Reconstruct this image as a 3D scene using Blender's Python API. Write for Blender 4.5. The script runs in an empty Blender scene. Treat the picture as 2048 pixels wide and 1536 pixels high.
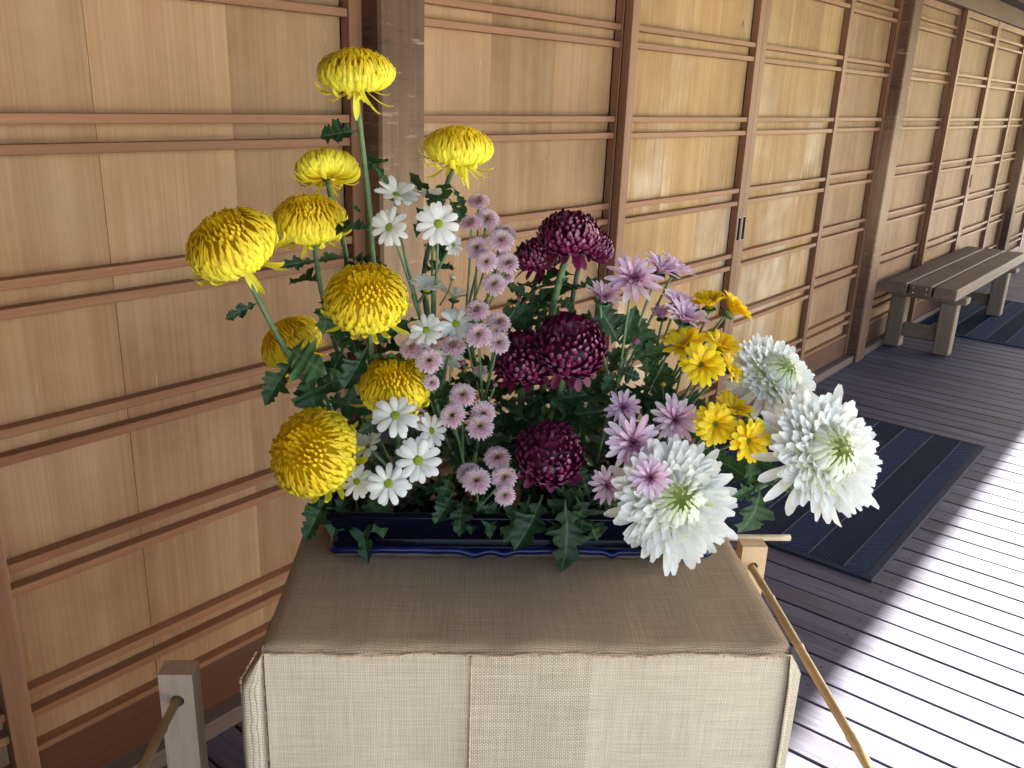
import bpy, math, random
import numpy as np
from mathutils import Vector, Matrix, Quaternion
random.seed(7)
rng = np.random.default_rng(11)
scene = bpy.context.scene
COL = scene.collection

# ------------------------------------------------------------------ camera, world, sun, exposure
PITCH, ROLL, YAW, FPX, H = 0.3222326, 0.0366418, 0.891502, 1748.0, 1.5
cf = Vector((math.cos(PITCH)*math.sin(YAW), math.cos(PITCH)*math.cos(YAW), -math.sin(PITCH)))
cr0 = Vector((math.cos(YAW), -math.sin(YAW), 0)); cu0 = cr0.cross(cf)
cr = cr0*math.cos(ROLL) + cu0*math.sin(ROLL); cu = cu0*math.cos(ROLL) - cr0*math.sin(ROLL)
CAMP = Vector((0, 0, H))
cam_d = bpy.data.cameras.new('camera'); cam = bpy.data.objects.new('camera', cam_d); COL.objects.link(cam)
cam.matrix_world = Matrix(((cr.x, cu.x, -cf.x, 0), (cr.y, cu.y, -cf.y, 0), (cr.z, cu.z, -cf.z, H), (0, 0, 0, 1)))
cam_d.sensor_fit = 'HORIZONTAL'; cam_d.sensor_width = 36; cam_d.lens = 36*FPX/2048
cam_d.clip_start = 0.02; cam_d.clip_end = 400
scene.camera = cam

SUN_TO = Vector((0.95, -0.37, 0.62)).normalized()          # towards the sun
sun_d = bpy.data.lights.new('sun', 'SUN'); sun = bpy.data.objects.new('sun', sun_d); COL.objects.link(sun)
sun_d.energy = 5.0; sun_d.angle = math.radians(0.9); sun_d.color = (1.0, 0.985, 0.96)
sun.rotation_euler = SUN_TO.to_track_quat('Z', 'Y').to_euler()
world = bpy.data.worlds.new('World'); scene.world = world; world.use_nodes = True
wn = world.node_tree; bg = wn.nodes['Background']
sky = wn.nodes.new('ShaderNodeTexSky'); sky.sky_type = 'NISHITA'; sky.sun_disc = False
sky.sun_elevation = math.asin(SUN_TO.z); sky.sun_rotation = math.atan2(SUN_TO.x, SUN_TO.y)
sky.air_density = 1.0; sky.dust_density = 2.0; sky.ozone_density = 1.0
wn.links.new(sky.outputs[0], bg.inputs[0]); bg.inputs[1].default_value = 0.06
vs = scene.view_settings
vs.view_transform = 'Standard'; vs.look = 'None'; vs.gamma = 1; vs.use_curve_mapping = False
vs.exposure = 3.45
scene.cycles.max_bounces = 10; scene.cycles.diffuse_bounces = 6; scene.cycles.transmission_bounces = 6
scene.cycles.use_denoising = True

# ------------------------------------------------------------------ materials
def mat(name):
    m = bpy.data.materials.new(name); m.use_nodes = True
    nt = m.node_tree; return m, nt, nt.nodes['Principled BSDF']
def N(nt, t, **kw):
    n = nt.nodes.new('ShaderNode'+t)
    for k, v in kw.items():
        if k.startswith('i_'):
            key = k[2:]; n.inputs[int(key) if key.isdigit() else key].default_value = v
        else: setattr(n, k, v)
    return n
def L(nt, a, b): nt.links.new(a, b)
def ramp(nt, stops, src):
    r = N(nt, 'ValToRGB'); e = r.color_ramp.elements
    while len(e) > 1: e.remove(e[0])
    e[0].position, e[0].color = stops[0][0], (*stops[0][1], 1)
    for p, c in stops[1:]:
        x = e.new(p); x.color = (*c, 1)
    L(nt, src, r.inputs[0]); return r
def mixc(nt, a, b, f, mode='MIX'):
    m = N(nt, 'Mix', data_type='RGBA', blend_type=mode)
    for s, k in ((a, 6), (b, 7), (f, 0)):
        if hasattr(s, 'is_linked'): L(nt, s, m.inputs[k])
        elif isinstance(s, tuple): m.inputs[k].default_value = (*s, 1)
        else: m.inputs[k].default_value = s
    return m.outputs[2]
def math_(nt, op, a, b=None, c=None):
    m = N(nt, 'Math', operation=op)
    for i, s in enumerate((a, b, c)):
        if s is None: continue
        if hasattr(s, 'is_linked'): L(nt, s, m.inputs[i])
        else: m.inputs[i].default_value = s
    return m.outputs[0]
def bump(nt, p, h, strength, dist):
    b = N(nt, 'Bump', i_Strength=strength, i_Distance=dist); L(nt, h, b.inputs['Height']); L(nt, b.outputs[0], p.inputs['Normal'])
def wood(name, dark, mid, light, axis='Z', cross=60., along=1.4, rough=.55, hue=.10, weather=None, wamt=.5, spec=.2, bstr=.25, extra=None, wear=None):
    """grain runs along AXIS; each object gets its own figure through the object-info random number"""
    m, nt, p = mat(name)
    tc = N(nt, 'TexCoord'); oi = N(nt, 'ObjectInfo')
    mp = N(nt, 'Mapping'); s = [cross]*3; s['XYZ'.index(axis)] = along; mp.inputs['Scale'].default_value = s
    L(nt, tc.outputs['Object'], mp.inputs[0])
    w = math_(nt, 'MULTIPLY', oi.outputs['Random'], 57.0)
    n1 = N(nt, 'TexNoise', noise_dimensions='4D', i_Scale=1.0, i_Detail=8., i_Roughness=.70, i_Distortion=.35)
    L(nt, mp.outputs[0], n1.inputs['Vector']); L(nt, w, n1.inputs['W'])
    mp2 = N(nt, 'Mapping'); s2 = [cross*.13]*3; s2['XYZ'.index(axis)] = along*.45; mp2.inputs['Scale'].default_value = s2
    L(nt, tc.outputs['Object'], mp2.inputs[0])
    n2 = N(nt, 'TexNoise', noise_dimensions='4D', i_Scale=1.0, i_Detail=3., i_Roughness=.55, i_Distortion=.5)
    L(nt, mp2.outputs[0], n2.inputs['Vector']); L(nt, w, n2.inputs['W'])
    n3 = N(nt, 'TexNoise', noise_dimensions='4D', i_Scale=2.2, i_Detail=3., i_Roughness=.6)
    L(nt, tc.outputs['Object'], n3.inputs['Vector']); L(nt, w, n3.inputs['W'])
    f = math_(nt, 'ADD', math_(nt, 'MULTIPLY', n1.outputs[0], .5), math_(nt, 'MULTIPLY', n2.outputs[0], .5))
    r = ramp(nt, [(.33, dark), (.5, mid), (.66, light)], f)
    c = r.outputs[0]
    if weather:
        wf = ramp(nt, [(.5, (0, 0, 0)), (.72, (1, 1, 1))], math_(nt, 'ADD', math_(nt, 'MULTIPLY', n3.outputs[0], .75), math_(nt, 'MULTIPLY', n1.outputs[0], .28)))
        wa = math_(nt, 'MULTIPLY', wf.outputs[0], wamt)
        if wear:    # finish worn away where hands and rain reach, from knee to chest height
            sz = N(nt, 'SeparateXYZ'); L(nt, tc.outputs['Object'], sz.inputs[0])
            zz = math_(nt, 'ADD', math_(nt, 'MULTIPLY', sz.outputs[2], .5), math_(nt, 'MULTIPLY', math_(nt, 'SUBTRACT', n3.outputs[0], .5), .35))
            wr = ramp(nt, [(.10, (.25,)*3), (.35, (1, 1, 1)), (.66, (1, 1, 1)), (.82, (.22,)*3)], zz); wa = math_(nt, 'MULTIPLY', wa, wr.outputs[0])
        c = mixc(nt, c, weather, wa)
    if extra: c = extra(nt, c, tc, n1, n3)
    hs = N(nt, 'HueSaturation'); L(nt, c, hs.inputs['Color'])
    L(nt, math_(nt, 'MULTIPLY_ADD', oi.outputs['Random'], hue*2, 1-hue), hs.inputs['Value'])
    mott = mixc(nt, hs.outputs[0], (.80, .78, .78), math_(nt, 'MULTIPLY', n3.outputs[0], .55), 'MULTIPLY')
    L(nt, mott, p.inputs['Base Color'])
    L(nt, math_(nt, 'MULTIPLY_ADD', n1.outputs[0], .25, rough-.12), p.inputs['Roughness'])
    p.inputs['Specular IOR Level'].default_value = spec
    bump(nt, p, n1.outputs[0], bstr, .0015)
    return m

def scratches(nt, c, tc, n1, n3):
    mp = N(nt, 'Mapping'); mp.inputs['Scale'].default_value = (7, 7, 55); L(nt, tc.outputs['Object'], mp.inputs[0])
    a = N(nt, 'TexNoise', i_Scale=1.0, i_Detail=4., i_Roughness=.7); L(nt, mp.outputs[0], a.inputs['Vector'])
    r = ramp(nt, [(.60, (0, 0, 0)), (.72, (1, 1, 1))], a.outputs[0])
    c = mixc(nt, c, (.42, .31, .20), math_(nt, 'MULTIPLY', r.outputs[0], .75))
    r2 = ramp(nt, [(.36, (1, 1, 1)), (.43, (0, 0, 0))], a.outputs[0])
    c = mixc(nt, c, (.05, .03, .02), math_(nt, 'MULTIPLY', r2.outputs[0], .75))
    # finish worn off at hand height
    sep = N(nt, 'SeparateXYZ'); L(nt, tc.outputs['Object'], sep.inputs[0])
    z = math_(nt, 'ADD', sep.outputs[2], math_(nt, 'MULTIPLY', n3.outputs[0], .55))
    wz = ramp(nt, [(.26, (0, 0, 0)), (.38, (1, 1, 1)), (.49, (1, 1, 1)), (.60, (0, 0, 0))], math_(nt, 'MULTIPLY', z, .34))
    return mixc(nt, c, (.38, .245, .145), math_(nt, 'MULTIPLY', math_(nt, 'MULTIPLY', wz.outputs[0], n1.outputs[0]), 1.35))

def deck_marks(nt, c, tc, n1, n3): return panel_marks(nt, c, tc, n1, n3, True)
def panel_marks(nt, c, tc, n1, n3, deck=False):
    oi = N(nt, 'ObjectInfo'); off = N(nt, 'VectorMath', operation='ADD'); L(nt, tc.outputs['Object'], off.inputs[0])
    cmb = N(nt, 'CombineXYZ'); L(nt, math_(nt, 'MULTIPLY', oi.outputs['Random'], 31.), cmb.inputs[0]); L(nt, math_(nt, 'MULTIPLY', oi.outputs['Random'], 17.), cmb.inputs[2]); L(nt, cmb.outputs[0], off.inputs[1])
    mp = N(nt, 'Mapping'); mp.inputs['Scale'].default_value = (11., 2.6, .01) if deck else (7., .01, 2.2); L(nt, off.outputs[0], mp.inputs[0])
    v = N(nt, 'TexVoronoi', i_Scale=1.); L(nt, mp.outputs[0], v.inputs['Vector'])
    k = ramp(nt, [(.0, (1, 1, 1)), (.022, (1, 1, 1)), (.045, (0, 0, 0))] if not deck else [(.0, (1, 1, 1)), (.06, (.8,)*3), (.10, (.35,)*3), (.14, (.6,)*3), (.20, (0, 0, 0))], v.outputs['Distance'])
    sp = N(nt, 'SeparateColor'); L(nt, v.outputs['Color'], sp.inputs[0])
    c = mixc(nt, c, (.035, .03, .035) if deck else (.10, .045, .02), math_(nt, 'MULTIPLY', k.outputs[0], math_(nt, 'GREATER_THAN', sp.outputs[0], .72)))
    mp2 = N(nt, 'Mapping'); mp2.inputs['Scale'].default_value = (150., 5., 1.) if deck else (150., 1., 11.); mp2.inputs['Rotation'].default_value = (0, 0 if deck else .25, 0); L(nt, off.outputs[0], mp2.inputs[0])
    q = N(nt, 'TexNoise', i_Scale=1., i_Detail=2.); L(nt, mp2.outputs[0], q.inputs['Vector'])
    r = ramp(nt, [(.58 if deck else .70, (0, 0, 0)), (.66 if deck else .78, (1, 1, 1))], q.outputs[0]); c = mixc(nt, c, (.035, .03, .04) if deck else (.62, .47, .30), math_(nt, 'MULTIPLY', r.outputs[0], .8 if deck else .6))
    st = N(nt, 'TexNoise', i_Scale=1.7, i_Detail=5., i_Roughness=.65); L(nt, off.outputs[0], st.inputs['Vector'])
    r = ramp(nt, [(.33, (.66, .60, .56)), (.58, (1, 1, 1))], st.outputs[0]); return mixc(nt, c, r.outputs[0], .8, 'MULTIPLY')
M = {}
M['panel'] = wood('cedar_panel', (.285, .160, .080), (.345, .208, .110), (.41, .265, .150), 'Z', 135, 1.3, rough=.6, hue=.11, weather=(.46, .37, .27), wamt=.25, spec=.13, bstr=.12, extra=panel_marks)
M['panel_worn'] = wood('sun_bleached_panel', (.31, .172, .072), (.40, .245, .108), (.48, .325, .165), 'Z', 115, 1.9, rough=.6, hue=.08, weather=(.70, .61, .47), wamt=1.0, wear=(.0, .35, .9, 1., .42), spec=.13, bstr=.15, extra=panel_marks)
M['rail'] = wood('rail_wood', (.19, .082, .040), (.26, .122, .062), (.33, .175, .095), 'X', 70, 1.6, rough=.5, hue=.12, bstr=.12)
M['stile'] = wood('stile_wood', (.155, .068, .036), (.22, .108, .060), (.29, .155, .092), 'Z', 70, 1.5, rough=.48, hue=.12, bstr=.12)
M['kick'] = wood('bottom_rail_wood', (.070, .027, .016), (.102, .042, .025), (.14, .064, .038), 'X', 40, 1.3, rough=.45, hue=.1, bstr=.12)
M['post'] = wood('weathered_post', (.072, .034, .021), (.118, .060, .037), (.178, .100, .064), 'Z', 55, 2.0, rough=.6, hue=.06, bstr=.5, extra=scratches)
M['beam'] = wood('beam_wood', (.10, .055, .042), (.16, .095, .072), (.22, .14, .105), 'X', 40, 1.0, rough=.6)
M['roofwood'] = wood('roof_wood', (.05, .032, .026), (.08, .052, .042), (.11, .075, .06), 'Y', 40, 1.0, rough=.7)
M['sill'] = wood('sill_wood', (.085, .058, .046), (.125, .088, .072), (.17, .125, .105), 'X', 55, 1.2, rough=.55)
M['deck'] = wood('deck_board', (.036, .034, .052), (.082, .078, .110), (.140, .134, .176), 'Y', 95, 1.8, rough=.58, hue=.16, weather=(.085, .068, .068), wamt=.5, spec=.38, bstr=.6, extra=deck_marks)
M['bench'] = wood('bench_wood', (.120, .080, .055), (.175, .122, .087), (.24, .176, .130), 'X', 60, 1.5, rough=.6, hue=.1, weather=(.25, .19, .15), wamt=.35)
M['bench_end'] = wood('bench_leg_wood', (.165, .110, .072), (.235, .168, .118), (.31, .232, .168), 'Z', 60, 1.5, rough=.65, hue=.1, weather=(.30, .23, .175), wamt=.4)
M['pine'] = wood('pale_pine', (.40, .295, .195), (.68, .56, .42), (.80, .70, .55), 'Z', 34, 4.2, rough=.6, hue=.05, bstr=.1)
M['pine_warm'] = wood('warm_pine', (.55, .35, .17), (.62, .42, .22), (.68, .49, .28), 'Z', 50, 2.0, rough=.5, hue=.03, bstr=.1)

def simple(name, col, rough=.5, spec=.5, metal=0., noise=0., nscale=20., bstr=0., coat=0.):
    m, nt, p = mat(name)
    p.inputs['Base Color'].default_value = (*col, 1); p.inputs['Roughness'].default_value = rough
    p.inputs['Specular IOR Level'].default_value = spec; p.inputs['Metallic'].default_value = metal
    p.inputs['Coat Weight'].default_value = coat
    if noise or bstr:
        tc = N(nt, 'TexCoord'); n = N(nt, 'TexNoise', i_Scale=nscale, i_Detail=4.); L(nt, tc.outputs['Object'], n.inputs['Vector'])
        if noise:
            lo = tuple(max(0, c*(1-noise)) for c in col); hi = tuple(c*(1+noise) for c in col)
            r = ramp(nt, [(.3, lo), (.7, hi)], n.outputs[0]); L(nt, r.outputs[0], p.inputs['Base Color'])
        if bstr: bump(nt, p, n.outputs[0], bstr, .002)
    return m
M['hole'] = simple('screw_hole', (.02, .014, .012), .9)
M['black_metal'] = simple('black_metal', (.012, .014, .02), .35, metal=.6)
M['steel'] = simple('steel_plate', (.26, .245, .22), .35, metal=1.)
M['screw'] = simple('bright_screw', (.85, .85, .85), .2, metal=1.)
M['mat'] = simple('mat_rubber', (.011, .015, .031), .8, .2, noise=.25, nscale=90, bstr=.3)
M['mat_rib'] = simple('mat_carpet_rib', (.015, .024, .056), .85, .2, noise=.35, nscale=300, bstr=.6)
M['seam'] = simple('mat_seam', (.045, .048, .058), .8, noise=.5, nscale=400)
M['glaze'] = simple('navy_glaze', (.0015, .0022, .010), .10, .15, noise=.4, nscale=9, bstr=.05)
M['glaze_blue'] = simple('cobalt_glaze_drip', (.006, .010, .085), .08, .4, noise=.4, nscale=25, bstr=.06)
M['clay'] = simple('bare_clay', (.16, .115, .08), .75, noise=.25, nscale=60)
M['basin'] = simple('basin_glaze', (.085, .085, .07), .25, .5, noise=.25, nscale=12)
M['lead'] = simple('dark_lead', (.015, .015, .018), .5, metal=.4)
M['gravel'] = simple('white_gravel', (.60, .59, .56), .9, noise=.2, nscale=40)
M['moss'] = simple('mossy_ground', (.085, .10, .05), .95, .1, noise=.5, nscale=6)
M['dark_cloth'] = simple('black_cloth', (.006, .007, .010), .9, .05, noise=.4, nscale=25)
m, nt, p = mat('water'); p.inputs['Base Color'].default_value = (.7, .8, .75, 1); p.inputs['Transmission Weight'].default_value = 1.; p.inputs['Roughness'].default_value = .01; p.inputs['IOR'].default_value = 1.33
M['water'] = m
# bamboo
m, nt, p = mat('dry_bamboo'); tc = N(nt, 'TexCoord')
mp = N(nt, 'Mapping'); mp.inputs['Scale'].default_value = (60, 60, 5); L(nt, tc.outputs['Object'], mp.inputs[0])
n = N(nt, 'TexNoise', i_Scale=1., i_Detail=5.); L(nt, mp.outputs[0], n.inputs['Vector'])
n2 = N(nt, 'TexNoise', i_Scale=9., i_Detail=2.); L(nt, tc.outputs['Object'], n2.inputs['Vector'])
r = ramp(nt, [(.3, (.28, .18, .08)), (.55, (.43, .30, .145)), (.75, (.58, .45, .25))], math_(nt, 'ADD', math_(nt, 'MULTIPLY', n.outputs[0], .5), math_(nt, 'MULTIPLY', n2.outputs[0], .5)))
L(nt, r.outputs[0], p.inputs['Base Color']); p.inputs['Roughness'].default_value = .32; M['bamboo'] = m
M['bamboo_node'] = simple('bamboo_node', (.20, .115, .05), .5, noise=.4, nscale=60)
M['bamboo_pale'] = simple('pale_bamboo', (.55, .42, .25), .4, noise=.15, nscale=30)

def burlap(name, dark, light, ax=(0, 1), pitch=.0021):
    m, nt, p = mat(name); tc = N(nt, 'TexCoord')
    nz = N(nt, 'TexNoise', i_Scale=60., i_Detail=2.); L(nt, tc.outputs['Object'], nz.inputs['Vector'])
    wob = N(nt, 'VectorMath', operation='MULTIPLY_ADD'); L(nt, nz.outputs['Color'], wob.inputs[0]); wob.inputs[1].default_value = (.0022,)*3; L(nt, tc.outputs['Object'], wob.inputs[2])
    sep = N(nt, 'SeparateXYZ'); L(nt, wob.outputs[0], sep.inputs[0])
    k = math.pi/pitch
    sa = math_(nt, 'SINE', math_(nt, 'MULTIPLY', sep.outputs[ax[0]], k)); sb = math_(nt, 'SINE', math_(nt, 'MULTIPLY', sep.outputs[ax[1]], k))
    prod = math_(nt, 'MULTIPLY', sa, sb)                                   # plain weave: over one, under one
    hole = math_(nt, 'MULTIPLY', math_(nt, 'ABSOLUTE', sa), math_(nt, 'ABSOLUTE', sb))
    slub = []
    for a, b in ((ax[0], ax[1]), (ax[1], ax[0])):
        mp = N(nt, 'Mapping'); s = [0, 0, 0]; s[a] = 420.; s[b] = 9.; mp.inputs['Scale'].default_value = s; L(nt, tc.outputs['Object'], mp.inputs[0])
        q = N(nt, 'TexNoise', i_Scale=1., i_Detail=4., i_Roughness=.75); L(nt, mp.outputs[0], q.inputs['Vector']); slub.append(q.outputs[0])
    big = N(nt, 'TexNoise', i_Scale=5., i_Detail=3.); L(nt, tc.outputs['Object'], big.inputs['Vector'])
    f = math_(nt, 'ADD', math_(nt, 'MULTIPLY', prod, .10), math_(nt, 'ADD', math_(nt, 'MULTIPLY', slub[0], .42), math_(nt, 'MULTIPLY', slub[1], .42)))
    f = math_(nt, 'ADD', f, math_(nt, 'MULTIPLY', big.outputs[0], .12))
    r = ramp(nt, [(.30, dark), (.62, light)], f)
    dk = ramp(nt, [(.0, (.22, .18, .14)), (.35, (1, 1, 1))], hole)
    c = mixc(nt, r.outputs[0], dk.outputs[0], .75, 'MULTIPLY')
    L(nt, c, p.inputs['Base Color']); p.inputs['Roughness'].default_value = .95; p.inputs['Specular IOR Level'].default_value = .1
    bump(nt, p, math_(nt, 'ADD', hole, math_(nt, 'MULTIPLY', prod, .35)), .55, .0009)
    return m
M['burlap_top'] = burlap('burlap_shaded', (.26, .182, .112), (.54, .395, .255), (0, 1))  # same fabric as the front; shade is tinted into the top
M['burlap'] = burlap('burlap_natural', (.38, .315, .22), (.70, .605, .46), (0, 2))
M['burlap_band'] = burlap('burlap_double', (.29, .23, .155), (.65, .555, .415), (0, 2), .0025)
M['burlap_side'] = burlap('burlap_natural_side', (.33, .27, .19), (.63, .54, .41), (1, 2))
M['thread'] = simple('jute_thread', (.46, .34, .22), .95, .1, noise=.3, nscale=200)

# petals: colour attribute carries each petal's pigment; yellow tops also carry painted shade
m, nt, p = mat('petal'); at_ = N(nt, 'Attribute', attribute_name='Col'); oi = N(nt, 'ObjectInfo')
hs = N(nt, 'HueSaturation'); L(nt, at_.outputs['Color'], hs.inputs['Color']); L(nt, math_(nt, 'MULTIPLY_ADD', oi.outputs['Random'], .12, .94), hs.inputs['Value'])
L(nt, hs.outputs[0], p.inputs['Base Color']); p.inputs['Roughness'].default_value = .42; p.inputs['Specular IOR Level'].default_value = .3
tr = N(nt, 'BsdfTranslucent'); L(nt, hs.outputs[0], tr.inputs[0]); mx = N(nt, 'MixShader'); mx.inputs[0].default_value = .46
out = nt.nodes['Material Output']; L(nt, p.outputs[0], mx.inputs[1]); L(nt, tr.outputs[0], mx.inputs[2]); L(nt, mx.outputs[0], out.inputs[0])
M['petal'] = m
m, nt, p = mat('velvet_petal'); at_ = N(nt, 'Attribute', attribute_name='Col')
L(nt, at_.outputs['Color'], p.inputs['Base Color']); p.inputs['Roughness'].default_value = .38; p.inputs['Specular IOR Level'].default_value = .45
p.inputs['Sheen Weight'].default_value = .08; p.inputs['Sheen Tint'].default_value = (.8, .5, .8, 1); M['velvet'] = m
# leaves / stems
m, nt, p = mat('chrysanthemum_leaf'); oi = N(nt, 'ObjectInfo'); uv = N(nt, 'UVMap'); sp = N(nt, 'SeparateXYZ'); L(nt, uv.outputs[0], sp.inputs[0])
tc = N(nt, 'TexCoord'); n = N(nt, 'TexNoise', i_Scale=70., i_Detail=4.); L(nt, tc.outputs['Object'], n.inputs['Vector'])
r = ramp(nt, [(.3, (.010, .034, .013)), (.55, (.020, .058, .020)), (.75, (.060, .130, .042))], math_(nt, 'ADD', math_(nt, 'MULTIPLY', n.outputs[0], .6), math_(nt, 'MULTIPLY', oi.outputs['Random'], .4)))
au = math_(nt, 'ABSOLUTE', sp.outputs[0])
side = math_(nt, 'ABSOLUTE', math_(nt, 'SINE', math_(nt, 'MULTIPLY', math_(nt, 'SUBTRACT', sp.outputs[1], math_(nt, 'MULTIPLY', au, .9)), 15.)))
v1 = ramp(nt, [(.0, (1, 1, 1)), (.06, (0, 0, 0))], au); v2 = ramp(nt, [(.0, (1, 1, 1)), (.14, (0, 0, 0))], side)
vein = math_(nt, 'MAXIMUM', v1.outputs[0], math_(nt, 'MULTIPLY', v2.outputs[0], .45))
c = mixc(nt, r.outputs[0], (.11, .18, .08), math_(nt, 'MULTIPLY', vein, .65)); L(nt, c, p.inputs['Base Color'])
p.inputs['Roughness'].default_value = .48; p.inputs['Specular IOR Level'].default_value = .28
bump(nt, p, math_(nt, 'SUBTRACT', math_(nt, 'MULTIPLY', n.outputs[0], .5), vein), .35, .0012)
tr = N(nt, 'BsdfTranslucent'); tr.inputs[0].default_value = (.06, .16, .03, 1); mx = N(nt, 'MixShader'); mx.inputs[0].default_value = .15
out = nt.nodes['Material Output']; L(nt, p.outputs[0], mx.inputs[1]); L(nt, tr.outputs[0], mx.inputs[2]); L(nt, mx.outputs[0], out.inputs[0]); M['leaf'] = m
M['stem'] = simple('green_stem', (.085, .145, .060), .5, .35, noise=.3, nscale=60, bstr=.1)
M['stem_dark'] = simple('dark_green_stem', (.050, .085, .050), .5, .35, noise=.3, nscale=60, bstr=.1)
M['calyx'] = simple('calyx', (.045, .095, .035), .55, .3, noise=.3, nscale=90)
M['disc_green'] = simple('flower_disc_green', (.34, .42, .035), .7, .2, noise=.45, nscale=700, bstr=1.)
M['disc_brown'] = simple('flower_disc_brown', (.20, .22, .02), .7, .2, noise=.55, nscale=700, bstr=1.)

# ------------------------------------------------------------------ mesh helpers
class MB:
    def __init__(s): s.v = []; s.f = []; s.m = []; s.c = []; s.uv = []
    def add(s, v, f, mi=0, col=None, uv=None):
        o = len(s.v); s.v += [tuple(x) for x in v]; s.f += [tuple(i+o for i in q) for q in f]; s.m += [mi]*len(f)
        if col is not None: s.c += [tuple(x) for x in col]
        if uv is not None: s.uv += [tuple(x) for x in uv]
    def box(s, a, b, mi=0, ch=0.):
        (x0, y0, z0), (x1, y1, z1) = a, b
        if ch <= 0:
            s.add([(x0, y0, z0), (x1, y0, z0), (x1, y1, z0), (x0, y1, z0), (x0, y0, z1), (x1, y0, z1), (x1, y1, z1), (x0, y1, z1)],
                  [(3, 2, 1, 0), (4, 5, 6, 7), (0, 1, 5, 4), (1, 2, 6, 5), (2, 3, 7, 6), (3, 0, 4, 7)], mi); return
        V = []; idx = {}
        for i, X in enumerate((x0, x1)):
            for j, Y in enumerate((y0, y1)):
                for k, Z in enumerate((z0, z1)):
                    dx = ch*(1-2*i); dy = ch*(1-2*j); dz = ch*(1-2*k)
                    for t, q in enumerate(((X, Y+dy, Z+dz), (X+dx, Y, Z+dz), (X+dx, Y+dy, Z))):
                        idx[(i, j, k, t)] = len(V); V.append(q)
        F = []
        for t, (p, q) in enumerate((((1), (2)), ((0), (2)), ((0), (1)))):
            for side in (0, 1):
                ring = []
                for a_, b_ in ((0, 0), (1, 0), (1, 1), (0, 1)):
                    c = [0, 0, 0]; c[t] = side; c[p] = a_; c[q] = b_; ring.append(idx[(*c, t)])
                if (side == 0) ^ (t == 1): ring = ring[::-1]
                F.append(tuple(ring))
        for ax in range(3):
            o1, o2 = [t for t in range(3) if t != ax]
            for a_ in (0, 1):
                for b_ in (0, 1):
                    c0 = [0, 0, 0]; c1 = [0, 0, 0]; c1[ax] = 1
                    for c in (c0, c1): c[o1] = a_; c[o2] = b_
                    F.append((idx[(*c0, o1)], idx[(*c1, o1)], idx[(*c1, o2)], idx[(*c0, o2)]))
        for i in (0, 1):
            for j in (0, 1):
                for k in (0, 1): F.append(tuple(idx[(i, j, k, t)] for t in range(3)))
        s.add(V, F, mi)
    def tube(s, pts, rad, n=8, mi=0, cap=True, col=None):
        pts = [Vector(p) for p in pts]; rad = rad if hasattr(rad, '__len__') else [rad]*len(pts)
        V = []; F = []; ref = None
        for i, p in enumerate(pts):
            d = (pts[min(i+1, len(pts)-1)] - pts[max(i-1, 0)]).normalized()
            if ref is None: ref = d.orthogonal().normalized()
            ref = (ref - d*ref.dot(d)).normalized(); b = d.cross(ref)
            for k in range(n):
                a = 2*math.pi*k/n; V.append(p + (ref*math.cos(a) + b*math.sin(a))*rad[i])
        for i in range(len(pts)-1):
            for k in range(n):
                k2 = (k+1) % n; F.append((i*n+k, i*n+k2, (i+1)*n+k2, (i+1)*n+k))
        if cap: F.append(tuple(range(n-1, -1, -1))); F.append(tuple((len(pts)-1)*n+k for k in range(n)))
        s.add(V, F, mi, col=[col]*len(V) if col else None)
    def mesh(s, name, mats, smooth=False, fixn=False):
        me = bpy.data.meshes.new(name); me.from_pydata([tuple(v) for v in s.v], [], s.f)
        for mt in (mats if isinstance(mats, (list, tuple)) else [mats]): me.materials.append(mt)
        me.polygons.foreach_set('material_index', s.m)
        if smooth: me.polygons.foreach_set('use_smooth', [True]*len(s.f))
        if s.c:
            a = me.color_attributes.new('Col', 'FLOAT_COLOR', 'POINT')
            a.data.foreach_set('color', np.hstack([np.array(s.c, dtype=np.float32), np.ones((len(s.c), 1), np.float32)]).ravel())
        if s.uv:
            u = me.uv_layers.new(name='UVMap'); li = np.empty(len(me.loops), dtype=np.int32); me.loops.foreach_get('vertex_index', li)
            u.data.foreach_set('uv', np.array(s.uv, dtype=np.float32)[li].ravel())
        if fixn:
            import bmesh
            bm = bmesh.new(); bm.from_mesh(me); bmesh.ops.recalc_face_normals(bm, faces=bm.faces); bm.to_mesh(me); bm.free()
        me.update(); return me
def put(name, me, parent=None, loc=(0, 0, 0), rot=None, scale=None):
    o = bpy.data.objects.new(name, me); COL.objects.link(o); o.location = loc
    if rot is not None:
        o.rotation_mode = 'QUATERNION'; o.rotation_quaternion = rot
    if scale is not None: o.scale = (scale,)*3 if not hasattr(scale, '__len__') else scale
    if parent is not None: o.parent = parent
    return o
def tag(o, label=None, cat=None, group=None, kind=None):
    if label: o['label'] = label
    if cat: o['category'] = cat
    if group: o['group'] = group
    if kind: o['kind'] = kind
    return o
def empty(name, loc, rz=0.):
    o = bpy.data.objects.new(name, None); COL.objects.link(o); o.location = loc; o.rotation_euler = (0, 0, rz); o.empty_display_size = .05; return o
def boxm(name, a, b, m_, ch=0.):
    mb = MB(); mb.box(a, b, 0, ch); return mb.mesh(name, m_, fixn=ch > 0)

# table frame: u runs along the table front, v away from the camera
TA = math.radians(-47.70); EX = Vector((math.cos(TA), math.sin(TA), 0)); EY = Vector((-EX.y, EX.x, 0)); TO = Vector((.748, .559, 0))
def tw(u, v, z): return TO + EX*u + EY*v + Vector((0, 0, z))
def at(px, py, v):
    """point seen at pixel (px,py) of the 2048-wide photograph on the upright plane v of the table frame"""
    d = cf + cr*((px-1024)/FPX) - cu*((py-768)/FPX)
    t = (TO-CAMP).dot(EY) + v; return CAMP + d*(t/d.dot(EY))
def depth(p): return (p-CAMP).dot(cf)

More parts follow.
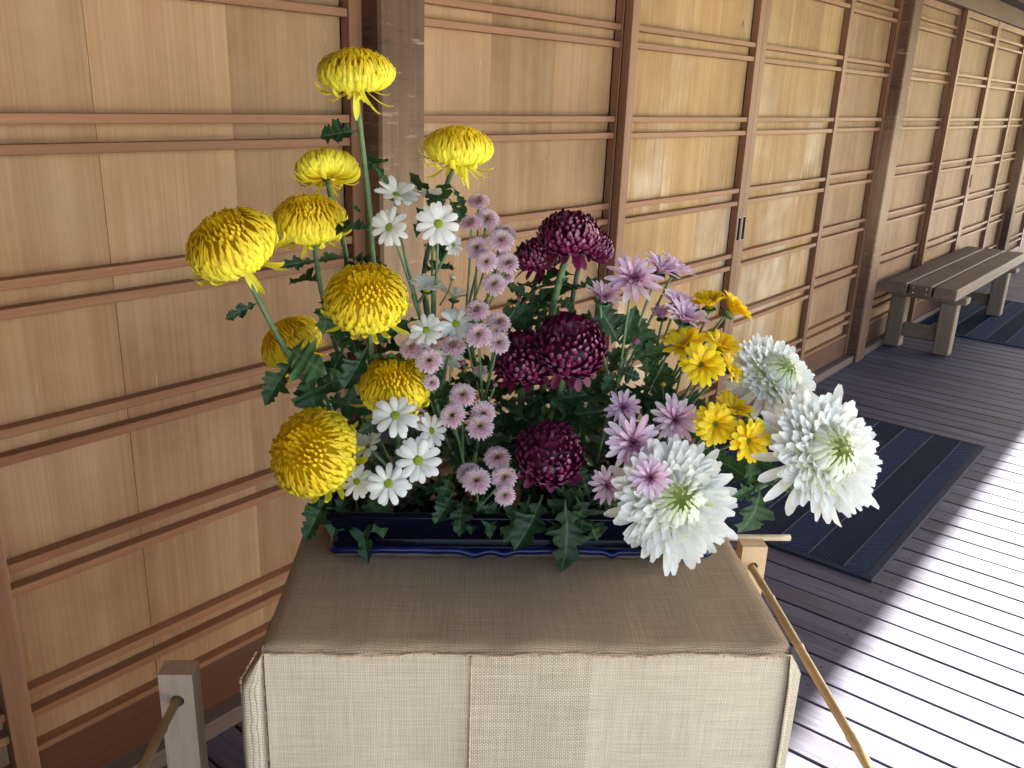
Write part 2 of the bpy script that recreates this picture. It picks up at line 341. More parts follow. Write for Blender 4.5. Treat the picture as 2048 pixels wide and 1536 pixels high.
# ------------------------------------------------------------------ ground, deck
g = MB(); g.add([(-60, -80, -.5), (80, -80, -.5), (80, 60, -.5), (-60, 60, -.5)], [(0, 1, 2, 3)])
tag(put('ground', g.mesh('ground', M['moss'])), kind='structure')
g = MB(); g.add([(-10, -14, -.49), (3.2, -14, -.49), (3.2, 1.5, -.49), (-10, 1.5, -.49)], [(0, 1, 2, 3)])
tag(put('gravel_court', g.mesh('gravel_court', M['gravel'])), kind='structure')
deck = empty('deck', (0, 0, 0)); tag(deck, kind='structure')
DECK_EDGE = -1.05
def plank_mesh(seed):
    r = random.Random(seed); w, c, h = .0988, .0022, .026
    y0, y1 = DECK_EDGE, 1.66; prof = [(c*.2, -h), (w-c*.2, -h), (w, -c), (w-c, 0), (c, 0), (0, -c)]
    mb = MB(); V = [(x, y0, z) for x, z in prof] + [(x, y1, z) for x, z in prof]; n = len(prof)
    mb.add(V, [(k, (k+1) % n, (k+1) % n+n, k+n)[::-1] for k in range(n)] + [tuple(range(n))[::-1][::-1], tuple(range(n, 2*n))[::-1]])
    for yy in (.616, 1.225, .0, -.62):
        for xx in ((.03, .068) if r.random() < .25 else (.05,)):
            xx += r.uniform(-.012, .012); y_ = yy + r.uniform(-.006, .006); q = r.uniform(.0032, .0046)
            mb.add([(xx+q*math.cos(a*math.pi/3), y_+q*math.sin(a*math.pi/3)*1.2, .0006) for a in range(6)], [tuple(range(6))], 1)
    return mb.mesh('plank', [M['deck'], M['hole']], fixn=False)
pm = [plank_mesh(i) for i in range(8)]
x = -2.231+.0
k = 0
x0 = 2.231 + .0034 - .1055*48
while x0 < 14.2:
    put('plank', pm[random.randrange(8)], deck, (x0+random.uniform(-.0011, .0011), random.uniform(-.004, .0), random.uniform(-.0016, .0))).rotation_euler = (0, 0, random.uniform(-.0006, .0006)); x0 += .1055
for yy in (1.6, .9, -.1, -.98):
    put('joist', boxm('joist', (-3, yy-.03, -.16), (14.3, yy+.03, -.0275), M['roofwood']), deck)

# ------------------------------------------------------------------ wall: posts, lintel, sill
YB, YF, YP = 1.66, 1.625, 1.60
wall = empty('wall', (0, 1.6, 0)); tag(wall, kind='structure')
def wpart(name, a, b, m_, ch=.003): return put(name, boxm(name, (a[0], a[1]-1.6, a[2]), (b[0], b[1]-1.6, b[2]), m_, ch), wall)
wpart('sill', (-3, 1.618, -.02), (13.5, 1.78, .042), M['sill'])
wpart('lintel', (-3, 1.612, 2.105), (13.5, 1.78, 2.222), M['beam'])
wpart('header_beam', (-3, 1.52, 2.2255), (13.5, 1.80, 2.42), M['roofwood'])
wpart('upper_board', (-3, 1.70, 2.4225), (13.5, 1.74, 3.0), M['roofwood'])
wpart('backing_board', (-3, 1.785, -.3), (13.5, 1.80, 2.22), M['roofwood'])
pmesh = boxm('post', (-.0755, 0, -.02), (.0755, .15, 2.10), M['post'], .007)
PX = [1.530, 5.398, 9.268, -2.34]
PL = ['square wooden post behind the tallest yellow flower, dark above and worn pale below',
      'weathered square post beside the near end of the wooden bench',
      'square wooden post at the far end of the veranda beyond the bench',
      'square wooden post out on the left, past the nearest sliding doors']
for X, lb in zip(PX, PL):
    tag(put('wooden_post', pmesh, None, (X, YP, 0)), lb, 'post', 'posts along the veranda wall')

# ------------------------------------------------------------------ sliding doors
ATOP = [2.000, 1.720, 1.436, 1.151, .876, .604, .318]; RH = .0185; GAP = .0525
DB, DT = .044, 2.102
rail_cache = {}
def door(x0, x1, front, label, joints=None, worn=False, pull=None):
    yf = YF if front else YB; w = x1-x0; st = .0445
    d = empty('sliding_door', (x0, yf, 0)); tag(d, label, 'door', 'wooden sliding doors of the veranda wall')
    sm = boxm('stile', (0, 0, DB), (st, .030, DT), M['stile'], .0015)
    for xx in (0, w-st): put('stile', sm, d, (xx, 0, 0))
    js = [st] + ([q-x0 for q in joints] if joints else [st+(w-2*st)*t for t in (.345, .672)]) + [w-st]
    for a, b in zip(js[:-1], js[1:]):
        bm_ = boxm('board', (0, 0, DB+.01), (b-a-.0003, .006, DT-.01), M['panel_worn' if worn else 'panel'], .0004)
        put('board', bm_, d, (a+.00015, .0330+random.uniform(-.0007, .0007), 0))
    rl = boxm('rail', (0, 0, -RH), (w-2*st-.002, .0278, 0), M['rail'], .0012)
    for z in ATOP:
        for zz in (z, z-GAP): put('rail', rl, d, (st+.001, .0045, zz))
    put('bottom_rail', boxm('bottom_rail', (0, 0, DB), (w-2*st-.002, .020, .166), M['kick'], .002), d, (st+.001, .003, 0))
    put('edge_rail', boxm('edge_rail', (0, 0, .1663), (w-2*st-.002, .0278, .180), M['rail'], .001), d, (st+.001, .0045, 0))
    put('top_rail', boxm('top_rail', (0, 0, 2.062), (w-2*st-.002, .020, DT), M['stile'], .002), d, (st+.001, .003, 0))
    if pull is not None:
        mb = MB(); mb.box((-.0125, -.0016, .929), (.0125, .004, 1.031), 0, .001); mb2 = MB(); mb2.box((-.0098, -.0032, .9325), (.0098, -.0017, 1.0275), 0)
        f = put('finger_pull', mb.mesh('finger_pull', M['steel'], fixn=True), d, (pull-x0, 0, 0)); put('pull_recess', mb2.mesh('pull_recess', M['dark_cloth']), f)
    return d
door(-.455, .530, True, 'sliding door at the bottom left corner, only its edge stile and rail ends showing', worn=False)
door(.480, 1.462, False, 'wide sliding door left of the flowers, clean tan boards', joints=(.823, 1.118))
door(1.606, 2.600, False, 'sliding door just right of the worn post, behind the burgundy flowers', joints=(1.952, 2.247))
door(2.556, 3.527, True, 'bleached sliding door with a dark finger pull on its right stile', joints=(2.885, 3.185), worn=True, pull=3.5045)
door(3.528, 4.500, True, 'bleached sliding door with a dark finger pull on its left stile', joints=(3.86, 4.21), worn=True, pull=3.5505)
door(4.455, 5.322, False, 'sliding door without a pull, just before the post by the bench')
door(5.475, 6.560, False, 'sliding door right behind the near end of the bench')
door(6.517, 7.445, True, 'sliding door behind the middle of the bench')
door(7.446, 8.420, True, 'far sliding door with a bright finger pull above the bench end', pull=7.469)
door(8.375, 9.192, False, 'far sliding door just before the last post')
door(9.345, 10.35, False, 'sliding door beyond the last post, only a sliver of it showing')
wpart('added_shade_wall', (-.62, -.10, -.02), (-.56, 1.60, 2.70), M['roofwood'])  # unseen wall added to keep light off the left doors
wpart('wall_board', (-2.26, 1.663, .043), (-.46, 1.70, 2.104), M['panel'])
wpart('wall_board', (10.36, 1.663, .043), (13.5, 1.70, 2.104), M['panel'])

# ------------------------------------------------------------------ roof over the veranda
roof = empty('roof', (0, 0, 0)); tag(roof, kind='structure')
EAVE_Y, EAVE_Z = -.842, 2.40
mb = MB(); yw, zw = 1.72, 2.86
mb.add([(-4, EAVE_Y, EAVE_Z), (15, EAVE_Y, EAVE_Z), (15, yw+3, zw+.43), (-4, yw+3, zw+.43), (-4, EAVE_Y, EAVE_Z+.05), (15, EAVE_Y, EAVE_Z+.05), (15, yw+3, zw+.48), (-4, yw+3, zw+.48)],
       [(0, 1, 2, 3), (7, 6, 5, 4), (0, 4, 5, 1), (1, 5, 6, 2), (2, 6, 7, 3), (3, 7, 4, 0)])
put('soffit', mb.mesh('soffit', M['roofwood']), roof)
sl = (zw-EAVE_Z)/(yw-EAVE_Y)
rm = MB(); rm.add([(-.035, EAVE_Y+.02, EAVE_Z-.016), (.035, EAVE_Y+.02, EAVE_Z-.016), (.035, yw, zw-.1), (-.035, yw, zw-.1), (-.035, EAVE_Y+.02, EAVE_Z-.003), (.035, EAVE_Y+.02, EAVE_Z-.003), (.035, yw, zw-.008), (-.035, yw, zw-.008)],
                  [(3, 2, 1, 0), (4, 5, 6, 7), (0, 1, 5, 4), (1, 2, 6, 5), (2, 3, 7, 6), (3, 0, 4, 7)])
mb = MB(); mb.box((-4, EAVE_Y-.03, EAVE_Z-.018), (15, EAVE_Y-.0005, EAVE_Z+.055)); put('fascia', mb.mesh('fascia', M['roofwood']), roof)
rme = rm.mesh('rafter', M['roofwood'])
for i in range(42): put('rafter', rme, roof, (-3.8+i*.45, 0, 0))

# unseen tree added beyond the frame's right edge to shade the deck further along
tr_ = empty('added_shade_tree', (14.6, -2.9, -.5)); tag(tr_, 'unseen tree added beyond the far end of the veranda to shade it', 'tree')
mb = MB(); mb.tube([(0, 0, 0), (.04, .02, 1.2), (-.03, .03, 2.3), (.02, .0, 3.3), (.0, .05, 4.8)], [.15, .12, .10, .07, .02], 10)
for a in range(7):
    an = a*2.4; mb.tube([(0, 0, 2.8+a*.25), (math.cos(an)*.6, math.sin(an)*.6, 3.3+a*.22), (math.cos(an)*1.2, math.sin(an)*1.2, 3.7+a*.2)], [.045, .03, .008], 6)
put('trunk', mb.mesh('trunk', M['roofwood'], True), tr_)
mb = MB(); rt = random.Random(3)
for i in range(5200):
    d = Vector((rt.gauss(0, 1), rt.gauss(0, 1), rt.gauss(0, 1))).normalized(); c = d*(1.65*rt.random()**.4*(1+.12*math.sin(d.x*5)+.1*math.sin(d.z*7+1))); c.z = c.z*.95+4.5
    a = Vector((rt.gauss(0, 1), rt.gauss(0, 1), rt.gauss(0, .5))).normalized(); b = a.orthogonal().normalized(); l = rt.uniform(.06, .10)
    mb.add([c-a*l, c-b*l*.45, c+a*l, c+b*l*.45], [(0, 1, 2, 3)])
put('crown', mb.mesh('crown', M['leaf']), tr_)

# ------------------------------------------------------------------ door mats
def door_mat(x0, y0, label):
    d = empty('door_mat', (x0, y0, 0)); tag(d, label, 'mat', 'dark entrance mats on the deck')
    W_, D_ = 1.62, .975; b = .032
    put('backing', boxm('backing', (b, b, .0012), (W_-b, D_-b, .006), M['mat']), d)
    mb = MB()
    out_ = [(0, 0), (W_, 0), (W_, D_), (0, D_)]; inn = [(b, b), (W_-b, b), (W_-b, D_-b), (b, D_-b)]
    V = [(x, y, .0012) for x, y in out_] + [(x+(.006 if x == 0 else -.006), y+(.006 if y == 0 else -.006), .0075) for x, y in out_] + [(x, y, .0085) for x, y in inn] + [(x, y, .0015) for x, y in inn]
    F = []
    for k in range(4):
        k2 = (k+1) % 4; F += [(k, k2, 4+k2, 4+k), (4+k, 4+k2, 8+k2, 8+k), (8+k, 8+k2, 12+k2, 12+k)]
    mb.add(V, F); put('border', mb.mesh('border', M['mat']), d)
    ys = [b+.003, .109, .2335, .360, .486, .612, .738, .864, D_-b-.003]
    for i, (a, c) in enumerate(zip(ys[:-1], ys[1:])):
        mb = MB(); sgn = 1 if i % 2 else -1; a_, c_ = a+.003, c-.003; h = c_-a_; p_ = .0250 if sgn < 0 else .0185; w_ = .0165 if sgn < 0 else .0122
        xs = b-h
        while xs < W_-b+h:
            q = []
            lo, hi = (xs, xs+h) if sgn > 0 else (xs+h, xs); xl, xr = b+.002, W_-b-.002-w_
            t0 = max(0, min((xl-lo)/(hi-lo), (xr-lo)/(hi-lo))); t1 = min(1, max((xl-lo)/(hi-lo), (xr-lo)/(hi-lo)))
            if t1-t0 > .08:
                lo, hi, ya, yc = lo+(hi-lo)*t0, lo+(hi-lo)*t1, a_+h*t0, a_+h*t1
                zt = .0088 if sgn < 0 else .0080
                V = [(lo, ya, .006), (lo+w_, ya, .006), (hi+w_, yc, .006), (hi, yc, .006), (lo+.002, ya, zt), (lo+w_-.002, ya, zt), (hi+w_-.002, yc, zt), (hi+.002, yc, zt)]
                mb.add(V, [(4, 5, 6, 7), (0, 1, 5, 4), (1, 2, 6, 5), (2, 3, 7, 6), (3, 0, 4, 7)])
            xs += p_
        tag(put('rib_band', mb.mesh('rib_band', M['mat_rib'], fixn=False), d), kind='stuff')
        if i:
            mb = MB(); n = 90
            for t in range(n):
                xa = b+.004+(W_-2*b-.008)*t/n; xb = xa+(W_-2*b)/n*.72
                mb.box((xa, a-.0012, .006), (xb, a+.0012, .0118+random.uniform(-.001, .001)))
            tag(put('seam', mb.mesh('seam', M['seam']), d), kind='stuff')
door_mat(2.747, .655, 'ribbed navy black door mat on the deck behind the white flowers')
door_mat(6.505, .655, 'dark blue door mat lying under the wooden bench')

# ------------------------------------------------------------------ bench
bn = empty('wooden_bench', (5.73, 1.20, 0)); tag(bn, 'low wooden bench of three thick planks against the wall', 'bench')
sp_ = boxm('seat_plank', (0, 0, .383), (2.03, .1325, .456), M['bench'], .006)
for i, y in enumerate((0, .1455, .291)): put('seat_plank', sp_, bn, (random.uniform(-.004, .004), y, 0))
lg = boxm('leg', (0, 0, .0), (.098, .098, .338), M['bench_end'], .007)
for xx in (.165, 1.62):
    for yy in (.018, .322): put('leg', lg, bn, (xx, yy, .013 if xx > 1 else .0005))
    put('crosspiece', boxm('crosspiece', (0, -.03, .3395 if xx < 1 else .352), (.098, .445, .382), M['bench_end'], .005), bn, (xx, 0, 0))
    put('stretcher', boxm('stretcher', (.03, .117, .075), (.075, .321, .165), M['bench'], .004), bn, (xx, 0, 0))
pq = put('plaque', boxm('plaque', (-.0015, .165, .397), (-.0001, .258, .444), M['steel'], 0), bn, (-.0045, 0, 0))
for yy in (.173, .25):
    for zz in (.405, .436):
        mb = MB(); mb.tube([(-.0045, yy, zz), (-.0018, yy, zz)], .0045, 8); put('screw', mb.mesh('screw', M['screw'], True), pq)

# dark object of unknown kind far off at the right edge
mb = MB()
for i in range(9):
    pass
ringz = [(.0, .20), (.06, .235), (.25, .24), (.42, .21), (.5, .13), (.52, .03)]; V = []; n = 14
for z, r_ in ringz:
    for k in range(n):
        a = 2*math.pi*k/n; V.append((math.cos(a)*r_*(1+.08*math.sin(3*a+z*9)), math.sin(a)*r_*.8*(1+.08*math.cos(2*a)), z))
F = [(i*n+k, i*n+(k+1) % n, (i+1)*n+(k+1) % n, (i+1)*n+k) for i in range(len(ringz)-1) for k in range(n)] + [tuple(range((len(ringz)-1)*n, len(ringz)*n)), tuple(range(n))[::-1]]
mb.add(V, F); unclear_bundle = put('dark_bundle', mb.mesh('dark_bundle', M['dark_cloth'], True), None, (10.75, 1.28, .001)); tag(unclear_bundle, 'dark shapeless bundle on the deck far beyond the bench', 'unclear_bundle')

# ------------------------------------------------------------------ table and cloth
TZ = .848
tb = empty('display_table', TO, TA); tag(tb, 'display table hidden under the burlap cloth', 'table')
put('tabletop', boxm('tabletop', (-.323, .008, TZ-.035), (.323, .615, TZ-.003), M['pine_warm'], .004), tb)
for u in (-.315, .265):
    for v in (.02, .55): put('leg', boxm('leg', (u, v, .0), (u+.05, v+.05, TZ-.0355), M['pine_warm'], .003), tb, (0, 0, .0005))
cl = empty('burlap_cloth', TO, TA); tag(cl, 'burlap cloth draped over the table, top tinted darker for shade, front pale', 'tablecloth')
mb = MB(); nu, nv = 66, 60; V = []
fr = np.array([0, -.0075, -.0095, -.0105, -.011])
rows = [(.62-.606*j/nv, 0.) for j in range(nv+1)] + [(.009, -.0003), (.005, -.0010), (.001, -.0025), (-.002, -.0047), (-.0045, -.0075), (-.0065, -.0108)]
for v, dz in rows:
    for i in range(nu+1):
        u = -.331+.662*i/nu
        wv = .0011*math.sin(u*23+v*7)+.0008*math.sin(u*61+1)*math.exp(-abs(v)*14)
        ed = max(0, abs(u)-.322)/.009
        hem = .0022*math.sin(u*38)*math.exp(-abs(v)*60) + .0016*math.sin(u*97+2)*math.exp(-abs(v)*80) if v < .05 else 0
        V.append((u, v+hem*(v < .01), TZ+wv+dz-.004*ed*ed+(hem*.6 if dz else 0)))
R_ = len(rows)
mb.add(V, [(j*(nu+1)+i, (j+1)*(nu+1)+i, (j+1)*(nu+1)+i+1, j*(nu+1)+i+1) for j in range(R_-1) for i in range(nu)])
put('top_panel', mb.mesh('top_panel', M['burlap_top'], True), cl)
def front_panel(u0, u1, v0, ph, m_='burlap', name='front_panel'):
    mb = MB(); nx, nz = 40, 50; V = []
    for j in range(nz+1):
        z = TZ-.0088-(TZ-.06)*j/nz; t = j/nz
        for i in range(nx+1):
            s = i/nx; u = u0+(u1-u0)*s
            wav = .0065*math.sin(u*13+ph)*min(1, t*6)*(.4+t) + .0022*math.sin(u*37+ph*2+z*4)*min(1, t*8)
            e = (.006*max(0, (s-.9)/.1)**2 if u1 > .3 else 0)
            rnd = .010*max(0, (s-.93)/.07)**2*math.exp(-t*12) if u1 > .3 else 0
            V.append((u+(e*min(1, t*25) + .010*min(1, t*30)*max(0, (s-.92)/.08)*(1-.5*t) if u1 > .3 else 0), v0-.002-wav*.5-.012*t**.5*.5+e, z-rnd))
    mb.add(V, [(j*(nx+1)+i, (j+1)*(nx+1)+i, (j+1)*(nx+1)+i+1, j*(nx+1)+i+1) for j in range(nz) for i in range(nx)])
    return put(name, mb.mesh(name, M[m_], True), cl)
front_panel(-.329, -.071, -.0002, .4); front_panel(-.0745, .336, -.0012, 1.7); front_panel(-.0740, .079, -.0024, 1.7, 'burlap_band', 'overlap_strip')
def side_panel(sg, flare):
    mb = MB(); path = [(.0, .62), (.003, .5), (.004, .35), (.004, .2), (.006, .1), (.012, .04), (.021+flare*.3, .012), (.024+flare, -.004), (.018+flare, -.009), (.006, -.004), (.001, .003)]
    nz = 44; V = []
    for j in range(nz+1):
        t = j/nz; z = TZ-.005-(TZ-.05)*t; k = min(1, t*16)*(1-.25*t) + .12*math.sin(t*9)*min(1, t*6)
        for (du, v) in path:
            V.append((sg*(.3305+du*k+(.002*math.sin(v*31+t*3))), v, z-(.006*math.exp(-t*18) if du > .02 else 0)))
    n = len(path); mb.add(V, [(j*n+i, (j+1)*n+i, (j+1)*n+i+1, j*n+i+1) for j in range(nz) for i in range(n-1)])
    return put('side_panel', mb.mesh('side_panel', M['burlap_side'], True), cl)
side_panel(-1, .004); side_panel(1, -.016)
mb = MB()
def hair(p, d, l):
    p = Vector(p); d = Vector(d).normalized(); mb.tube([p, p+d*l*.5+Vector((random.uniform(-1, 1)*.0006,)*3), p+d*l+Vector((0, 0, -.0006))], [.00035, .0003, .0002], 3, 0, False)
for i in range(520):
    u = random.uniform(-.33, .333); hair((u, -.0085+.0022*math.sin(u*38)-.001, TZ-.0108), (random.uniform(-.6, .6), -.6, random.uniform(-1, .35)), random.uniform(.0015, .0045))
for i in range(420):
    z = TZ-.01-random.random()**1.2*.34; t = (TZ-z)/.8; hair((-.3305-.0275*min(1, t*16)*(1-.25*t), -.004, z), (-1, -.3, random.uniform(-.6, .6)), random.uniform(.0012, .0035))
for i in range(260):
    z = TZ-.01-random.random()*.36; hair((-.3285, -.0105, z), (random.uniform(-1, .6), -.5, random.uniform(-.6, .6)), random.uniform(.0012, .003))
    z = TZ-.01-random.random()*.36; hair((-.0745, -.014, z), (random.uniform(-1, .6), -.5, random.uniform(-.6, .6)), random.uniform(.001, .0026))
tag(put('frayed_edge', mb.mesh('frayed_edge', M['thread'], True), cl), kind='stuff')
mb = MB()
pts = [(-.0735, -.0145-.012*(j/30)**.5*.5+.002, TZ-.0108-(TZ-.07)*j/30) for j in range(31)]; mb.tube(pts, .0011, 6); put('seam', mb.mesh('seam', M['thread'], True), cl)
mb = MB(); pts = [(-.331+.662*i/80, -.0088+.0022*math.sin((-.331+.662*i/80)*38)+.0016*math.sin((-.331+.662*i/80)*97+2), TZ-.0108+random.uniform(-.0005, .0005)) for i in range(81)]
mb.tube(pts, [.0013+random.uniform(-.0003, .0004) for _ in pts], 6); put('hem', mb.mesh('hem', M['thread'], True), cl)

# ------------------------------------------------------------------ barrier posts and bamboo
def barrier_post(u, v, top, label, m_, hole_z, foot=True):
    o = empty('barrier_post', tw(u, v, 0), TA); tag(o, label, 'post', 'wooden posts of the low bamboo barrier')
    mb = MB(); w, t, n, r_ = .0285, .040, 24, .0115
    # slab with a round hole drilled from front to back
    ring = [(r_*math.cos(2*math.pi*k/n), hole_z+r_*math.sin(2*math.pi*k/n)) for k in range(n)]
    def sq(a):
        c, s_ = math.cos(a), math.sin(a); m_ = max(abs(c), abs(s_)); return (w*c/m_, hole_z+w*s_/m_)
    outer = [sq(2*math.pi*k/n+1e-9) for k in range(n)]
    V = []; F = []
    for y in (0, t): V += [(x, y, z) for x, z in ring] + [(x, y, z) for x, z in outer]
    for k in range(n):
        k2 = (k+1) % n
        F += [(k, k2, n+k2, n+k), (2*n+k, 3*n+k, 3*n+k2, 2*n+k2), (k, 2*n+k, 2*n+k2, k2)]
    mb.add(V, F)
    for (z0, z1) in ((.03, hole_z-w), (hole_z+w, top)): 
        mb.add([(-w, 0, z0), (w, 0, z0), (w, 0, z1), (-w, 0, z1), (-w, t, z0), (w, t, z0), (w, t, z1), (-w, t, z1)], [(0, 1, 2, 3), (7, 6, 5, 4), (0, 3, 7, 4), (1, 5, 6, 2)] + ([(3, 2, 6, 7)] if z1 == top else [(0, 4, 5, 1)]))
    mb.add([(-w, 0, hole_z-w), (-w, t, hole_z-w), (-w, t, hole_z+w), (-w, 0, hole_z+w)], [(0, 1, 2, 3)]); mb.add([(w, 0, hole_z-w), (w, t, hole_z-w), (w, t, hole_z+w), (w, 0, hole_z+w)], [(3, 2, 1, 0)])
    me = mb.mesh('stake', m_)
    import bmesh
    bm = bmesh.new(); bm.from_mesh(me); bmesh.ops.remove_doubles(bm, verts=bm.verts, dist=1e-5); bmesh.ops.recalc_face_normals(bm, faces=bm.faces)
    bm.to_mesh(me); bm.free()
    put('stake', me, o); put('foot', boxm('foot', (-.09, -.02, .0), (.09, .06, .0295), m_, .003), o, (0, 0, .0008))
barrier_post(-.566, .335, .55, 'pale knotty post with a bamboo pole through it, by the left doors', M['pine'], .497)
barrier_post(.5725, .787, .55, 'warm pine post with a bamboo pole through it, near the door mat', M['pine_warm'], .499)
def bamboo(a, b, r_, nodes, m_, label, split=None):
    a, b = Vector(a), Vector(b); ln = (b-a).length; q = (b-a).to_track_quat('Z', 'Y')
    o = put('bamboo_pole', None, None, a); o.rotation_mode = 'QUATERNION'; o.rotation_quaternion = q; tag(o, label, 'bamboo pole', 'bamboo poles of the low barrier')
    zs = sorted(set([0, ln] + [ln*i/30 for i in range(31)] + [z+d for z in nodes for d in (-.012, -.005, -.002, .001, .003, .010)])); zs = [z for z in zs if 0 <= z <= ln]
    def rad(z):
        e = 1
        for nz in nodes:
            d = z-nz; e += .16*math.exp(-(d/.004)**2) - .07*math.exp(-((d+.010)/.006)**2)
        return r_*e
    mb = MB(); mb.tube([(0.0016*math.sin(z*5), .0012*math.sin(z*7+1), z) for z in zs], [rad(z) for z in zs], 16); put('culm', mb.mesh('culm', m_, True), o)
    for nz in nodes:
        mb = MB(); mb.tube([(0.0016*math.sin(nz*5), .0012*math.sin(nz*7+1), nz-.0032), (0.0016*math.sin(nz*5), .0012*math.sin(nz*7+1), nz-.0018)], r_*1.10, 16); put('node_ring', mb.mesh('node_ring', M['bamboo_node'], True), o)
bamboo(tw(-.567, .40, .495), tw(-.584, -.35, .495), .0076, [.134, .43], M['bamboo'], 'bamboo pole through the pale post left of the table')
bamboo(tw(.5705, .86, .497), tw(.568, -.55, .497), .0086, [.20, .37, .62, .95, 1.26], M['bamboo'], 'long bamboo pole running beside the right edge of the table')
bamboo(tw(-.1, .932, .4965), tw(.71, .932, .4965), .0078, [], M['bamboo_pale'], 'short pale pole poking out behind the table toward the door mat')

# ------------------------------------------------------------------ ikebana basin
PZ = TZ+.003; PC = Vector((.002, .372))
pot = empty('flower_basin', tw(PC.x, PC.y, PZ), TA); tag(pot, 'long rectangular navy glazed basin holding all the flowers', 'basin')
def rect_ring(hx, hy, z, r_, n=5):
    P = []
    for cx, cy, a0 in ((hx-r_, hy-r_, 0), (-hx+r_, hy-r_, 90), (-hx+r_, -hy+r_, 180), (hx-r_, -hy+r_, 270)):
        for k in range(n+1):
            a = math.radians(a0+90*k/n); P.append((cx+r_*math.cos(a), cy+r_*math.sin(a), z))
    return P
def loft(rings, cap0=False, cap1=False):
    mb = MB(); V = []; n = len(rings[0])
    for r_ in rings: V += r_
    F = [(i*n+k, i*n+(k+1) % n, (i+1)*n+(k+1) % n, (i+1)*n+k) for i in range(len(rings)-1) for k in range(n)]
    if cap0: F.append(tuple(range(n))[::-1])
    if cap1: F.append(tuple((len(rings)-1)*n+k for k in range(n)))
    mb.add(V, F); return mb
hx, hy = .276, .165
def dr(d): return hx+d, hy+d
prof = [(.001, .0105), (.0035, .014), (.002, .019), (-.003, .023), (-.0025, .032), (.001, .044), (.0055, .056), (.0095, .063), (.0125, .067), (.012, .070), (.006, .0715), (-.001, .070)]
mb = loft([rect_ring(*dr(d), z, .012) for d, z in prof]); put('outer_wall', mb.mesh('outer_wall', M['glaze'], True), pot)
mb = loft([rect_ring(*dr(d), z, .012) for d, z in [(-.001, .071), (-.004, .066), (-.006, .03), (-.012, .014)]], cap1=True); put('inner_wall', mb.mesh('inner_wall', M['basin'], True, True), pot)
mb = loft([rect_ring(*dr(d), z, .012) for d, z in [(-.010, 0), (.0, .0), (.0025, .002), (.0025, .0075), (-.004, .010)]], cap0=True); put('clay_foot', mb.mesh('clay_foot', M['clay'], True), pot)
mb = MB()   # wavy roll of glaze that has run down to the foot
ring = rect_ring(*dr(.0035), 0, .012, 3); P2 = []
for i in range(len(ring)):
    a, b = Vector(ring[i]), Vector(ring[(i+1) % len(ring)]); ns = max(1, int((b-a).length/.004))
    P2 += [a.lerp(b, k/ns) for k in range(ns)]
lump = [(random.randrange(len(P2)), random.uniform(1.2, 3.2), random.uniform(.003, .0075)) for _ in range(17)]
dz = [.0105+.0006*math.sin(i*.11)+.0004*math.sin(i*.53+2) - sum(h_*math.exp(-((i-c_)/w_)**2) for c_, w_, h_ in lump) for i in range(len(P2))]
dz = [sum(dz[(i+d) % len(dz)] for d in (-1, 0, 1))/3 for i in range(len(dz))]
sec = [(-.004, .0075), (.0018, .0065), (.0040, .002), (.0030, -.0022), (-.0008, -.0040)]; V = []
cen = Vector((0, 0, 0)); n = len(P2)
for i in range(n):
    t = (P2[(i+1) % n]-P2[i-1]).normalized(); nn = Vector((t.y, -t.x, 0))
    for d, z in sec: V.append(P2[i]+nn*(d+max(0, (.0100-dz[i])*.22))+Vector((0, 0, max(.0002, dz[i]+z))))
m5 = len(sec); mb.add(V, [(i*m5+k, ((i+1) % n)*m5+k, ((i+1) % n)*m5+k+1, i*m5+k+1) for i in range(n) for k in range(m5-1)])
put('glaze_drip', mb.mesh('glaze_drip', M['glaze_blue'], True, True), pot)
mb = MB(); r0 = rect_ring(hx-.0075, hy-.0075, .043, .012); mb.add(r0, [tuple(range(len(r0)))])
tag(put('water', mb.mesh('water', M['water']), None, tw(PC.x, PC.y, PZ)), kind='structure').rotation_euler = (0, 0, TA)
for u, v, lb in ((-.16, .36, 'dark spiked flower holder in the basin under the yellow flowers'), (.03, .34, 'dark spiked flower holder in the basin under the burgundy flowers'), (.20, .36, 'dark spiked flower holder in the basin under the lavender flowers')):
    o = empty('flower_holder', tw(u, v, PZ+.0145), TA); tag(o, lb, 'flower holder', 'spiked flower holders in the basin')
    mb = MB(); mb.tube([(0, 0, 0), (0, 0, .012)], .045, 24); put('base', mb.mesh('base', M['lead']), o)
    mb = MB()
    for a in range(-6, 7):
        for b in range(-6, 7):
            if a*a+b*b < 38: mb.tube([(a*.0066, b*.0066, .0121), (a*.0066, b*.0066, .026)], [.0012, .0003], 4)
    tag(put('pins', mb.mesh('pins', M['lead']), o), kind='stuff')

